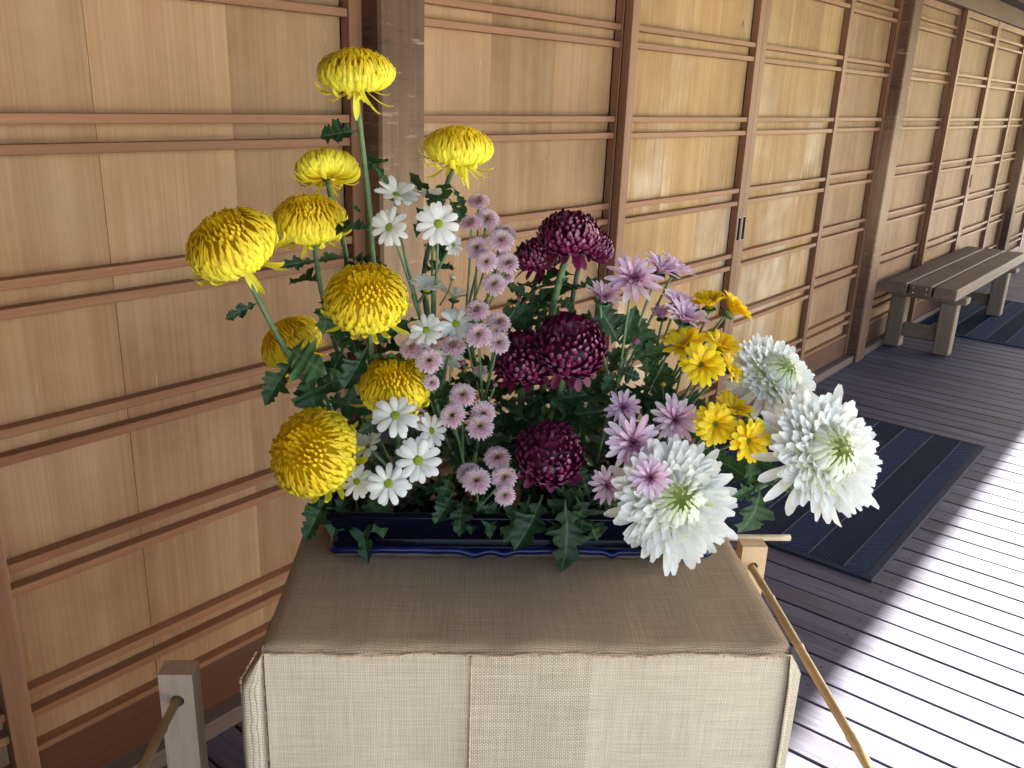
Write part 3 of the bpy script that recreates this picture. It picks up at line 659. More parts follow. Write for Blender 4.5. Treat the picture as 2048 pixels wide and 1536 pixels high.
# ================================================================== FLOWERS
def bez(P, t):
    P = [np.array(p, float) for p in P]; u = 1-t
    if len(P) == 3: return u*u*P[0]+2*u*t*P[1]+t*t*P[2]
    return u**3*P[0]+3*u*u*t*P[1]+3*u*t*t*P[2]+t**3*P[3]
def petal(mb, P, theta, w, cup, c0, c1, seg=5, tip=.35, base=.45, twist=0., c2=None, notch=0., tpow=.5):
    """one petal: spine = bezier P in (r,z), swept round to THETA; w = half width; cup>0 bulges outward"""
    ts = np.linspace(0, 1, seg+1); S = np.array([bez(P, t) for t in ts])
    ct, st = math.cos(theta), math.sin(theta); sd = np.array([-st, ct, 0])
    V = []; C = []
    for i, t in enumerate(ts):
        d = S[min(i+1, seg)]-S[max(i-1, 0)]; d = d/(np.linalg.norm(d)+1e-9)
        nrm = np.array([d[1], -d[0]])                                       # right of travel: outward/below
        wd = w*(base+(1-base)*min(1, t/.55))*((1-((t-.6)/.4)**2*(1-tip)) if t > .6 else 1)
        if t == 1: wd *= .55
        tw_ = twist*t
        pc = S[i]; X = np.array([pc[0]*ct, pc[0]*st, pc[1]]); nv = np.array([nrm[0]*ct, nrm[0]*st, nrm[1]])
        s2 = sd*math.cos(tw_)+nv*math.sin(tw_)
        nt_ = 0 if not (notch and t == 1) else notch
        back = np.array([d[0]*ct, d[0]*st, d[1]])*nt_
        V += [X-s2*wd, X+nv*cup*wd-back, X+s2*wd]
        k = t**tpow; cc = [c0[j]*(1-k)+c1[j]*k for j in range(3)]
        if c2 is not None and t > .75: q = (t-.75)/.25; cc = [cc[j]*(1-q)+c2[j]*q for j in range(3)]
        e = .93; C += [[x_*e for x_ in cc], cc, [x_*e for x_ in cc]]
    F = []
    for i in range(seg):
        a = i*3; F += [(a, a+1, a+4, a+3), (a+1, a+2, a+5, a+4)]
    mb.add(V, F, 0, C)
def jit(c, a): 
    k = 1+random.uniform(-a, a); return tuple(min(1, max(0, x*k*(1+random.uniform(-a, a)*.3))) for x in c)
GA = math.pi*(3-math.sqrt(5))
Y0, Y1, Y2 = (.93, .68, .008), (.97, .84, .018), (.98, .93, .10)
def core(mb, a, b, bl, c0, c1, n=18):
    """the packed inner petals that fill the flower head"""
    V = []; C = []
    for j in range(11):
        ph = math.pi*.97*j/10+.02
        for k in range(n):
            th = 2*math.pi*k/n; V.append((a*math.sin(ph)*math.cos(th), a*math.sin(ph)*math.sin(th), (b if ph < 1.57 else bl)*math.cos(ph))); q = min(1, j/6); C.append(tuple(c0[t]*(1-q)+c1[t]*q for t in range(3)))
    mb.add(V, [(j*n+k, j*n+(k+1) % n, (j+1)*n+(k+1) % n, (j+1)*n+k) for j in range(10) for k in range(n)], 0, C)
def mum_inner(seed, N_=230, b=.60, phimax=97, cA=((.76, .46, .004), (.92, .68, .010)), cB=(Y0, Y2), w=.068, curl=.62, loose=0.):  # cA deepens the bloom tops, painting in the weaker light there
    random.seed(seed); mb = MB(); core(mb, .88, b*.64, .32, cA[0], cB[0])
    for i in range(N_):
        s = (i+.5)/N_; cph = 1-s*(1-math.cos(math.radians(phimax))); ph = math.acos(cph); th = i*GA+random.uniform(-.1, .1)
        j = 1+random.uniform(-.07, .08)*(.4+s)
        T = (.93*math.sin(ph)*j, (b if ph < 1.57 else .36)*math.cos(ph)*j)
        p2 = ph+curl*(.65+.5*s)+random.uniform(-.08, .08); Q = ((1.06+.08*s)*math.sin(p2), (b*.92 if p2 < 1.57 else .46)*math.cos(p2))
        B = (.10+.22*s, -.30); K = (.35+.45*s, -.34+.2*(1-s))
        if ph < .55: B, K, Q = (.25*T[0], T[1]-.34), (.8*T[0]+.05, T[1]-.20), (1.12*T[0]+.05, T[1]-.07)
        f = min(1, s*1.25); c0 = [cA[0][k]*(1-f)+cB[0][k]*f for k in range(3)]; c1 = [cA[1][k]*(1-f)+cB[1][k]*f for k in range(3)]
        petal(mb, [B, K, Q, T], th, w*(.55+.5*min(1, s*1.6))*random.uniform(.85, 1.15), .55, jit(c0, .08), jit(c1, .08), 6, tip=.5)
    return mb
def petals_me(kind, seeds, fn): return [fn(s).mesh(kind, M['velvet'] if 'burg' in kind else M['petal'], True) for s in seeds]
BLOOM = {}
# --- yellow football
BLOOM['yellow'] = dict(inner=petals_me('inner_petals', (1, 2, 3, 4), lambda s: mum_inner(s, 460)), petals=[], n=20)
def loose_petal(P, w, cup, c0, c1, twist, c2=None, tip=.5, name='petal', vel=False, seg=7, base=.5, notch=0.):
    mb = MB(); petal(mb, P, 0, w, cup, c0, c1, seg, tip, base, twist, c2, notch); return mb.mesh(name, M['velvet'] if vel else M['petal'], True)
BLOOM['yellow']['petals'] = [loose_petal([(.28, -.34), (.75, -.50), (1.02, -.40), (1.06, -.16)], .080, .5, Y0, Y2, .2), loose_petal([(.28, -.36), (.7, -.58), (1.0, -.55), (1.16, -.40)], .072, .45, Y1, Y2, -.3),
                             loose_petal([(.26, -.38), (.55, -.62), (.8, -.78), (.98, -.72)], .07, .4, Y1, Y2, .35), loose_petal([(.28, -.34), (.7, -.46), (.96, -.30), (.98, -.02)], .085, .55, Y0, Y2, 0.)]
DROOP = loose_petal([(.30, -.38), (.42, -.55), (.36, -.85), (.52, -1.12)], .085, .4, Y1, Y2, .25)
# --- burgundy
R0, R1, R2 = (.055, .0013, .016), (.125, .0035, .036), (.25, .09, .18)
def burg(seed, b=.64, N_=230):
    random.seed(seed); mb = MB(); core(mb, .70, b*.52, .36, R0, R0)
    for i in range(N_):
        s = (i+.5)/N_; ph = math.acos(1-s*(1-math.cos(math.radians(112)))); th = i*GA+random.uniform(-.12, .12); j = 1+random.uniform(-.09, .09)
        T = (.95*math.sin(ph)*j, (b if ph < 1.57 else .5)*math.cos(ph)*j); Q = (.97*math.sin(ph+.30), (b if ph+.3 < 1.57 else .5)*.95*math.cos(ph+.30)); B = (.08+.2*s, -.26); K = (.3+.35*s, -.22+.1*(1-s))
        if ph < .6: B, K, Q = (.25*T[0], T[1]-.34), (.7*T[0]+.05, T[1]-.22), (1.05*T[0]+.05, T[1]-.08)
        sil = random.random(); t2 = R2 if sil < .26 and s < .85 else R1
        petal(mb, [B, K, Q, T], th, (.080+.028*min(1, s*1.5))*random.uniform(.85, 1.15), .7, jit(R0, .2), jit(R1, .25), 6, tip=.62, c2=jit(t2, .25))
    return mb
BLOOM['burgundy'] = dict(inner=petals_me('inner_petals_burg', (5, 6, 7), burg), petals=[loose_petal([(.25, -.30), (.6, -.36), (.9, -.34), (1.08, -.40)], .12, .3, R0, R1, .2, vel=True), loose_petal([(.25, -.30), (.6, -.42), (.85, -.55), (1.0, -.74)], .12, .3, R0, R1, -.3, vel=True),
                         loose_petal([(.25, -.28), (.6, -.25), (.9, -.14), (1.1, -.10)], .115, .4, R0, R1, .1, vel=True)], n=15)
# --- large white
W0, W1, WG = (.78, .80, .56), (.86, .86, .82), (.60, .70, .26)
def white_in(seed, N_=300):
    random.seed(seed); mb = MB(); core(mb, .62, .02, .24, (.42, .52, .10), W0)
    for i in range(N_):
        s = (i+.5)/N_; th = i*GA+random.uniform(-.12, .12); q = math.sqrt(s)
        if q < .42:
            a = q/.42; r_ = .04+.36*a; z = .26-.10*a*a; P = [(.03+.05*a, -.2), (.18+.28*a, -.1), (r_+.16, z*.75), (r_*.72, z+.03)]; c0, c1 = WG, tuple(WG[k]*(1-a)+W1[k]*a for k in range(3)); w = .030+.030*a
        else:
            a = (q-.42)/.58; r_ = .46+.52*a; z = .15-.24*a+random.uniform(-.06, .06); e = random.uniform(.93, 1.06); P = [(.08+.1*a, -.20), (.30+.15*a, .02-.14*a), (r_*.74, z-.02), (r_*e, z+random.uniform(-.02, .06))]; c0 = tuple(W0[k]*(1-a*.6)+W1[k]*a*.6 for k in range(3)); c1 = W1; w = .058+.028*a
        petal(mb, P, th, w*random.uniform(.85, 1.15), .30 if q > .42 else .5, jit(c0, .04), jit(c1, .03), 6, tip=.62, twist=random.uniform(-.25, .25))
    return mb
BLOOM['white'] = dict(inner=petals_me('inner_petals', (8, 9, 10), white_in), petals=[loose_petal([(.2, -.24), (.55, -.30), (.88, -.22), (1.14, -.30)], .09, .35, W0, W1, .3, tip=.6), loose_petal([(.2, -.26), (.6, -.40), (.92, -.44), (1.12, -.36)], .085, .4, W0, W1, -.2, tip=.5),
                      loose_petal([(.2, -.26), (.55, -.42), (.82, -.62), (.98, -.50)], .09, .35, W0, W1, .35, tip=.5), loose_petal([(.2, -.22), (.55, -.22), (.85, -.08), (1.02, -.06)], .095, .35, W0, W1, -.2, tip=.6)], n=30)
# --- daisies
D0, D1 = (.74, .76, .64), (.86, .86, .84)
BLOOM['daisy'] = dict(disc='disc_green', dr=.21, petals=[loose_petal([(.14, .0), (.45, .07), (.8, .04), (1.02, -.06)], .165, -.22, D0, D1, .1, tip=.72, seg=6, base=.4, notch=.02), loose_petal([(.14, .0), (.45, .10), (.75, .10), (.97, .05)], .17, -.26, D0, D1, -.12, tip=.72, seg=6, base=.4),
                      loose_petal([(.14, -.01), (.45, .02), (.8, -.06), (1.0, -.20)], .16, -.2, D0, D1, .05, tip=.72, seg=6, base=.4)], n=20, rows=((1.0, 0, 11), (.93, .10, 9)))
G0, G1, G2 = (.82, .52, .005), (.92, .68, .010), (.95, .76, .025)
BLOOM['golden'] = dict(disc='disc_brown', dr=.20, petals=[loose_petal([(.14, .0), (.42, .16), (.75, .16), (1.0, .04)], .145, -.3, G0, G1, .1, tip=.68, seg=6, base=.4, c2=G2), loose_petal([(.14, .0), (.42, .2), (.72, .26), (.96, .20)], .145, -.3, G0, G2, -.1, tip=.68, seg=6, base=.4)], n=26, rows=((1.0, 0, 17), (.92, .22, 14), (.76, .42, 9)))
L0, L1, L2 = (.58, .20, .40), (.84, .62, .76), (.92, .81, .88)
BLOOM['lavender'] = dict(disc=None, dr=.1, petals=[loose_petal([(.08, .0), (.4, .14), (.72, .14), (1.0, .05)], .118, .3, L0, L2, .1, tip=.55, seg=6, base=.45), loose_petal([(.08, .0), (.4, .2), (.7, .24), (.98, .20)], .112, .35, L0, L1, -.1, tip=.55, seg=6, base=.45)], n=30, rows=((1.0, 0, 15), (.84, .22, 13), (.62, .45, 8)))
def lav_core(seed):
    random.seed(seed); mb = MB()
    for i in range(34):
        s = (i+.5)/34; th = i*GA; el = 1.35-.75*s; ln = .22+.30*s
        T = (ln*math.cos(el)+.02, ln*math.sin(el)); petal(mb, [(.02, 0), (.06+.1*s, .08), (T[0]*.9+.04, T[1]*.8), T], th, .035+.03*s, .5, (.26, .008, .10), jit((.46+.25*s, .12+.30*s, .26+.32*s), .1), 4, tip=.5)
    return mb
BLOOM['lavender']['inner'] = petals_me('inner_petals', (21, 22), lav_core)
# --- pink buttons
def button(seed, N_=140):
    random.seed(seed); mb = MB()
    for i in range(N_):
        s = (i+.5)/N_; th = i*GA+random.uniform(-.1, .1); q = math.sqrt(s); el = 1.32-1.42*q; ln = .42+.58*q
        T = (ln*math.cos(el)*random.uniform(.95, 1.04), ln*math.sin(el)*.92-.08*q)
        P = [(.05+.06*q, -.06), (T[0]*.45, T[1]*.35+.05), (T[0]*.85, T[1]*.85+.07), T]
        g = max(0, 1-q*2.9); base = (.68*(1-g)+.36*g, .36*(1-g)+.42*g, .43*(1-g)+.05*g); tip = (.92*(1-g)+.52*g, .80*(1-g)+.56*g, .85*(1-g)+.14*g)
        petal(mb, P, th, (.045+.040*q)*random.uniform(.85, 1.15), .7, jit(base, .08), jit(tip, .06), 5, tip=.6, tpow=1.5)
    return mb
BLOOM['pink'] = dict(inner=petals_me('inner_petals', (31, 32, 33), button), petals=[], n=0)
random.seed(5)
# calyx: scaled cup of green bracts with disc on top when the flower has one
def calyx(disc, dr_, depth_=.36):
    mb = MB(); n = 14; rg = [(.0, -depth_-.05), (.13, -depth_-.03), (.26, -depth_+.05), (.34, -depth_+.12), (.30, -depth_+.15)]
    V = [(r_*math.cos(2*math.pi*k/n)*(1+.12*(k % 2)*(i > 1)), r_*math.sin(2*math.pi*k/n)*(1+.12*(k % 2)*(i > 1)), z) for i, (r_, z) in enumerate(rg) for k in range(n)]
    mb.add(V, [(i*n+k, i*n+(k+1) % n, (i+1)*n+(k+1) % n, (i+1)*n+k) for i in range(len(rg)-1) for k in range(n)])
    if disc:
        rg = [(dr_*1.02, -.02), (dr_, .05), (dr_*.8, .10), (dr_*.45, .125), (.01, .115)]; n = 16
        V = [(r_*math.cos(2*math.pi*k/n), r_*math.sin(2*math.pi*k/n), z) for r_, z in rg for k in range(n)]
        mb.add(V, [(i*n+k, i*n+(k+1) % n, (i+1)*n+(k+1) % n, (i+1)*n+k) for i in range(len(rg)-1) for k in range(n)], 1)
    return mb.mesh('bloom', [M['calyx'], M[disc] if disc else M['calyx']], True)
for k, B in BLOOM.items():
    B['cal'] = calyx(B.get('disc'), B.get('dr', .1), {'yellow': .34, 'burgundy': .28, 'white': .24, 'pink': .15, 'daisy': .20, 'golden': .20, 'lavender': .18}[k])
SIZE = dict(yellow=1., white=1.12, burgundy=1.1, daisy=1.06, golden=1.08, lavender=1.15, pink=1.12)
def facing(r, u, t, lift=0): return (EX*r+Vector((0, 0, u))-EY*t).normalized()
def bloom(kind, thing, pos, R, f, spin=None, droop=None, cup=0.):
    B = BLOOM[kind]; base = thing.location
    q = f.to_track_quat('Z', 'Y') @ Quaternion((0, 0, 1), spin if spin is not None else random.uniform(0, 6.28))
    b = put('bloom', B['cal'], thing, pos-base, q, R)
    if B.get('inner'):
        tag(put('inner_petals', random.choice(B['inner']), b), kind='stuff')
    if B.get('rows'):
        for sc, lift, n in B['rows']:
            off = random.uniform(0, 6.28)
            for i in range(n):
                if random.random() < .03: continue
                th = off+2*math.pi*i/n+random.uniform(-.09, .09); s = sc*random.uniform(.93, 1.06)
                e = Quaternion((0, 0, 1), th) @ Quaternion((0, 1, 0), -lift-cup*(1-lift)+random.uniform(-.13, .10))
                put('petal', random.choice(B['petals']), b, (0, 0, lift*.05), e, (s, random.uniform(.88, 1.1)*s, s))
    else:
        for i in range(B['n']):
            th = 2*math.pi*(i+random.uniform(-.35, .35))/B['n']; s = random.uniform(.88, 1.06)
            put('petal', random.choice(B['petals']), b, (0, 0, 0), Quaternion((0, 0, 1), th) @ Quaternion((0, 1, 0), random.uniform(-.16, .14)), (s, random.uniform(.85, 1.1), s))
    if droop:   # long petals hanging from the side nearest the camera, at these angles off straight-to-camera
        tc_ = q.inverted() @ (-EY)
        a0 = math.atan2(tc_.y, tc_.x)
        for d, s in droop: put('petal', DROOP, b, (0, 0, 0), Quaternion((0, 0, 1), a0+d), (s, 1, s))
    return b

# --- leaves
LOB = [(0, .02), (.10, .022), (.17, .05), (.22, .17), (.29, .22), (.31, .13), (.37, .09), (.43, .20), (.47, .33), (.53, .30), (.57, .36), (.64, .30), (.65, .19), (.69, .15), (.74, .24), (.79, .21), (.83, .25), (.88, .16), (.92, .14), (.95, .07), (1.0, .004)]
LOBM = [(0, 0), (.09, 0), (.13, 0), (.15, 0), (.21, 0), (.25, 0), (.30, 0), (.34, 0), (.37, 0), (.43, 0), (.47, 0), (.53, 0), (.57, 0), (.61, 0), (.65, 0), (.70, 0), (.75, 0), (.82, 0), (.87, 0), (.93, 0), (1.0, 0)]
def leaf_mesh(seed):
    r = random.Random(seed); wid = r.uniform(.85, 1.2); droop = r.uniform(.05, .5); fold = r.uniform(.25, .7); bend = r.uniform(-.18, .18); tws = r.uniform(-.5, .5)
    rough = [[r.uniform(.78, 1.2) for _ in LOB] for _ in (0, 1)]; V = []; UV = []; ncol = 5
    for i, ((tv, w), (mv, _)) in enumerate(zip(LOB, LOBM)):
        for s in (-1, -.5, 0, .5, 1):
            ww = w*wid*rough[0 if s < 0 else 1][i]*abs(s); t = mv+(tv-mv)*abs(s)
            sgn = -1 if s < 0 else 1; ang = fold+.16*math.sin(i*1.9+seed)
            x = t; y = sgn*ww*math.cos(ang)+bend*t*t; z = ww*math.sin(ang)-droop*t*t*.9+.015*math.sin(t*17+s*3+seed)
            ty = tws*t; y, z = y*math.cos(ty)-z*math.sin(ty)*1, y*math.sin(ty)*.9+z*math.cos(ty)
            V.append((x, y, z)); UV.append((s*w*2.0, t))
    F = [(i*ncol+k, (i+1)*ncol+k, (i+1)*ncol+k+1, i*ncol+k+1) for i in range(len(LOB)-1) for k in range(ncol-1)]
    mb = MB(); mb.add(V, F, 0, None, UV); return mb.mesh('leaf', M['leaf'], True)
LEAF = [leaf_mesh(s) for s in range(12)]
def leaf(thing, p, d, size, up=None, variant=None, width=1.):
    d = d.normalized(); up = up or Vector((0, 0, 1)); y = up.cross(d)
    if y.length < .05: y = EX.cross(d)
    y.normalize(); z = d.cross(y); q = Matrix((d, y, z)).transposed().to_quaternion()
    return put('leaf', LEAF[variant if variant is not None else random.randrange(12)], thing, p-thing.location, q, (size, size*width, size))
def smooth(P, n=16):
    P = [Vector(p) for p in P]; Q = [P[0]*2-P[1]] + P + [P[-1]*2-P[-2]]; out_ = []
    for i in range(1, len(Q)-2):
        for k in range(n):
            t = k/n; a, b, c, d = Q[i-1:i+3]
            out_.append(.5*((2*b)+(c-a)*t+(2*a-5*b+4*c-d)*t*t+(3*b-a-3*c+d)*t**3))
    return out_+[P[-1]]
def stem(thing, pts, r0, r1, m_='stem', name='stem'):
    pts = smooth(pts, 9); n = len(pts); mb = MB(); o = thing.location
    mb.tube([p-o for p in pts], [r0+(r1-r0)*i/(n-1)+random.uniform(0, .00018)+(.0004 if i % 11 == 5 else 0) for i in range(n)], 8, 0); put(name, mb.mesh(name, M[m_], True), thing); return pts
def plant(name, label, cat, group, base_uv):
    o = empty(name, tw(base_uv[0], base_uv[1], PZ+.035)); tag(o, label, cat, group); return o
def stem_leaves(thing, pts, n, lo, hi, smin, smax):
    for i in range(n):
        t = lo+(hi-lo)*(i+random.random())/n; p = pts[min(len(pts)-1, int(t*(len(pts)-1)))]
        a = random.uniform(0, 6.28); d = EX*math.cos(a)+EY*math.sin(a)*.8+Vector((0, 0, random.uniform(-.35, .55)))
        leaf(thing, p, d, random.uniform(smin, smax))
def pxleaf(thing, a, b, v, dv=0., variant=None, upv=None, width=1.):
    A_, B_ = at(*a, v), at(*b, v+dv); leaf(thing, A_, B_-A_, (B_-A_).length, upv or (Vector((0, 0, .5))-EY*.9).normalized(), variant, width)

# ---------------- single stem flowers: (px, py, width px, v, facing, stem way-points, base uv, label, droop)
def single(kind, name, cat, group, px, py, w, v, f, way, base, label, r=(.0042, .0034), droop=None, m_='stem', nl=3, drop=.3, spin=None):
    pos = at(px, py, v); R = w/2*depth(pos)/FPX*SIZE[kind]; fv = facing(*f)
    o = plant(name, label, cat, group, base); foot_ = pos-fv*R*drop
    W_ = [at(a, b, c) for a, b, c in way]
    pts = stem(o, [o.location] + W_[::-1] + [foot_-fv*R*.25, foot_], *r, m_=m_)
    bloom(kind, o, pos, R, fv, spin, droop); stem_leaves(o, pts, int(nl*1.5+.5), .12, .55, .045, .078); return o, pts
YG = 'yellow football chrysanthemums'; YN = 'yellow_chrysanthemum'; YC = 'chrysanthemum'
y1, _ = single('yellow', YN, YC, YG, 712, 146, 158, .36, (.0, 1, .20), [(718, 235, .36), (735, 380, .36), (748, 540, .36), (770, 760, .36)], (-.15, .38), 'tallest yellow chrysanthemum, its bloom against the dark post top', droop=[(.05, .95), (.75, .6), (-.75, .55)])
y2, _ = single('yellow', YN, YC, YG, 917, 296, 142, .42, (.05, 1, .16), [(902, 345, .42), (880, 430, .42), (850, 600, .40)], (-.08, .40), 'yellow chrysanthemum with trailing petals right of the post', droop=[(-.05, .6), (.55, .85), (.85, .95), (-1.0, .7)], m_='stem_dark')
y3, _ = single('yellow', YN, YC, YG, 653, 338, 128, .42, (-.15, 1, -.40), [(662, 395, .42), (690, 500, .42), (715, 680, .40)], (-.17, .40), 'half open yellow chrysanthemum seen from below, green calyx showing', m_='stem')
y4, _ = single('yellow', YN, YC, YG, 620, 440, 150, .36, (.05, 1, .42), [(630, 500, .36), (645, 590, .36), (690, 740, .36)], (-.19, .38), 'yellow chrysanthemum behind and right of the leftmost bloom', droop=[(-.1, .55)], nl=2)
y5, _ = single('yellow', YN, YC, YG, 464, 488, 190, .27, (-.28, 1, .62), [(502, 570, .28), (560, 680, .29), (625, 790, .32), (690, 900, .36)], (-.20, .37), 'leftmost yellow chrysanthemum leaning out on a long bare stem', droop=[(.25, .95), (.1, .6)], nl=1)
y6, _ = single('yellow', YN, YC, YG, 733, 597, 172, .27, (.05, 1, .85), [(742, 700, .30), (750, 800, .33)], (-.14, .36), 'yellow chrysanthemum in front of the post, left of the white daisies', droop=[(.05, .8), (-.4, .6)])
y7, _ = single('yellow', YN, YC, YG, 582, 684, 134, .42, (-.5, 1, .50), [(640, 760, .42), (690, 880, .40)], (-.20, .40), 'yellow chrysanthemum half hidden behind a dark leaf and stem', nl=2)
y8, _ = single('yellow', YN, YC, YG, 790, 770, 152, .27, (-.05, 1, .62), [(800, 860, .30), (800, 930, .33)], (-.12, .35), 'yellow chrysanthemum just above the lower white daisies', nl=2)
y9, _ = single('yellow', YN, YC, YG, 628, 905, 188, .20, (-.35, .75, 1), [(670, 960, .26), (705, 1010, .32)], (-.20, .34), 'lowest yellow chrysanthemum hanging over the left end of the basin', nl=2, droop=[(.3, .8), (-.2, .75), (-.55, .7)])
WGp = 'large white chrysanthemums'
single('white', 'white_chrysanthemum', YC, WGp, 1558, 748, 185, .30, (.35, .75, .58), [(1500, 830, .30), (1400, 900, .32)], (.22, .38), 'white chrysanthemum behind and above the rightmost white bloom', nl=2)
w2, _ = single('white', 'white_chrysanthemum', YC, WGp, 1660, 905, 244, .16, (.30, .62, .85), [(1570, 945, .19), (1480, 990, .22), (1380, 1010, .28)], (.21, .35), 'white chrysanthemum reaching out rightmost over the door mat', nl=0, r=(.005, .0045), spin=0)
single('white', 'white_chrysanthemum', YC, WGp, 1352, 1000, 232, .12, (.02, .62, 1), [(1320, 1040, .24)], (.19, .33), 'large white chrysanthemum with a greenish centre over the basin rim', nl=1, spin=1)
BG = 'burgundy chrysanthemums'; BN = 'burgundy_chrysanthemum'
single('burgundy', BN, YC, BG, 1138, 468, 118, .34, (-.1, 1, .45), [(1122, 550, .34), (1100, 650, .34), (1085, 800, .34)], (.05, .36), 'highest burgundy chrysanthemum on a pale thick stem', r=(.0055, .0048), nl=4)
single('burgundy', BN, YC, BG, 1185, 488, 92, .36, (.55, .8, .25), [(1152, 560, .36), (1135, 700, .36)], (.08, .38), 'burgundy chrysanthemum tilted right behind the highest burgundy one', m_='stem_dark', nl=4)
single('burgundy', BN, YC, BG, 1076, 512, 94, .38, (-.2, 1, .25), [(1066, 590, .38), (1060, 720, .36)], (.04, .38), 'small burgundy chrysanthemum left of the highest burgundy pair', nl=5)
single('burgundy', BN, YC, BG, 1140, 692, 140, .26, (.1, 1, .85), [(1118, 790, .30), (1098, 850, .33)], (.06, .35), 'widest burgundy chrysanthemum in the middle, silvery petal tips', r=(.0055, .005), nl=3)
single('burgundy', BN, YC, BG, 1047, 716, 122, .31, (-.1, 1, .6), [(1042, 810, .34), (1040, 900, .35)], (.02, .36), 'burgundy chrysanthemum tucked left behind the widest burgundy bloom', r=(.006, .0055), nl=3)
single('burgundy', BN, YC, BG, 1101, 908, 130, .18, (.0, .75, 1), [(1095, 970, .26)], (.06, .33), 'lowest burgundy chrysanthemum facing forward over the basin front', nl=2)

# ---------------- sprays: several blooms on a branching stem
def spray(kind, name, cat, group, label, join, base, blooms, r=(.0030, .0016), m_='stem', nl=4, drop=.05):
    o = plant(name, label, cat, group, base); J = at(*join)
    main = stem(o, [o.location, o.location.lerp(J, .5)+EX*random.uniform(-.01, .01), J], r[0], r[0]*.8, m_)
    for (px, py, w, v, f) in blooms:
        pos = at(px, py, v); R = w/2*depth(pos)/FPX*SIZE[kind]; fv = facing(*f)
        k = random.uniform(.72, 1.); st_ = main[int(k*(len(main)-1))]; ft = pos-fv*R*drop
        mid = st_.lerp(ft, .55)-Vector((0, 0, .004))-fv*R*.3
        stem(o, [st_, mid, ft-fv*R*.18, ft], r[0]*.72, r[1], m_, 'branch'); bloom(kind, o, pos, R, fv, cup=f[3] if len(f) > 3 else random.uniform(-.05, .12))
    stem_leaves(o, main, int(nl*1.5), .2, .95, .035, .062); return o
SPR = {}
DG = 'white daisy sprays'
SPR['daisy1'] = spray('daisy', 'white_daisy_spray', 'daisies', DG, 'white daisy spray standing highest, in front of the worn post', (825, 590, .33), (-.08, .36), [(792, 392, 88, .36, (.3, .9, .45, .3)), (779, 455, 76, .32, (-.3, .35, .9)), (866, 400, 74, .40, (.1, 1, -.30, .5)), (877, 448, 84, .30, (.05, .25, 1)), (906, 490, 44, .36, (.6, .3, .8))])
SPR['daisy2'] = spray('daisy', 'white_daisy_spray', 'daisies', DG, 'pair of white daisies tipped upward right of the yellow bloom before the post', (850, 680, .34), (-.06, .37), [(853, 580, 72, .33, (.1, 1, .25, .5)), (908, 598, 66, .37, (.15, 1, .0, .5))])
SPR['daisy3'] = spray('daisy', 'white_daisy_spray', 'daisies', DG, 'white daisy spray above a row of pink button flowers', (870, 780, .33), (-.05, .35), [(853, 661, 68, .27, (-.15, .55, .85)), (911, 648, 74, .29, (.1, .55, .85)), (898, 713, 58, .34, (.2, .1, 1))])
SPR['daisy4'] = spray('daisy', 'white_daisy_spray', 'daisies', DG, 'white daisy spray under the second lowest yellow bloom', (785, 950, .28), (-.11, .33), [(791, 832, 90, .20, (.1, .75, .65)), (862, 862, 70, .24, (.6, .4, .7)), (738, 895, 78, .25, (-.5, .75, .3, .4))])
SPR['daisy5'] = spray('daisy', 'white_daisy_spray', 'daisies', DG, 'lowest white daisy spray with three open faces above the basin', (775, 1010, .26), (-.13, .32), [(836, 921, 92, .18, (.1, .5, 1)), (714, 963, 68, .19, (-.25, .35, 1)), (777, 967, 84, .16, (.05, .45, 1))])
PG = 'pink button chrysanthemum sprays'; PN = 'pink_button_spray'; PCt = 'button flowers'
SPR['pink1'] = spray('pink', PN, PCt, PG, 'tallest pink button spray, left of the upper burgundy flowers', (925, 620, .33), (-.03, .37), [(957, 402, 44, .38, (-.1, .9, .5)), (942, 445, 46, .34, (-.2, .9, .5)), (975, 437, 48, .36, (.1, .7, .7)), (1011, 464, 46, .38, (.2, .9, .4)), (1002, 480, 52, .33, (.1, .7, .7)), (954, 495, 48, .33, (-.2, .6, .8)), (973, 523, 44, .31, (-.1, .5, .9)), (1015, 525, 46, .32, (.1, .6, .8)), (1012, 550, 36, .36, (.3, .5, .7)), (988, 568, 46, .30, (0, .6, .8))], r=(.0024, .0013), nl=7)
SPR['pink2'] = spray('pink', PN, PCt, PG, 'pink button spray right of the two white daisies in the middle', (965, 800, .32), (-.02, .35), [(954, 620, 50, .29, (-.1, .8, .6)), (998, 644, 48, .29, (.1, .8, .6)), (957, 670, 54, .26, (0, .7, .7)), (997, 685, 46, .26, (.15, .6, .8)), (933, 674, 26, .31, (.0, 1, .2)), (961, 742, 28, .31, (0, .8, .5))], r=(.0024, .0013), nl=5)
SPR['pink3'] = spray('pink', PN, PCt, PG, 'row of pink buttons between white daisies and the second lowest yellow bloom', (880, 860, .29), (-.06, .33), [(824, 695, 50, .26, (-.2, .8, .6)), (856, 691, 44, .29, (0, 1, .4)), (906, 691, 52, .26, (.05, .9, .5)), (858, 721, 52, .24, (0, .6, .8)), (863, 765, 32, .25, (.2, .5, .9))], r=(.0024, .0013), nl=4)
SPR['pink4'] = spray('pink', PN, PCt, PG, 'cluster of four pink buttons above the lowest pink cluster', (915, 955, .28), (-.03, .33), [(925, 790, 52, .25, (0, .7, .7)), (905, 831, 50, .23, (-.2, .6, .8)), (966, 826, 48, .24, (.05, .4, .9)), (960, 853, 54, .22, (0, .7, .7))], r=(.0024, .0013), nl=4)
SPR['pink5'] = spray('pink', PN, PCt, PG, 'lowest cluster of pink buttons just above the basin rim', (935, 1020, .24), (-.02, .30), [(995, 915, 52, .20, (0, .8, .6)), (937, 946, 48, .19, (-.2, .8, .6)), (953, 961, 56, .17, (0, .7, .75)), (1009, 954, 50, .18, (.1, .65, .75)), (1010, 990, 42, .16, (.05, .6, .8))], r=(.0024, .0013), nl=4)
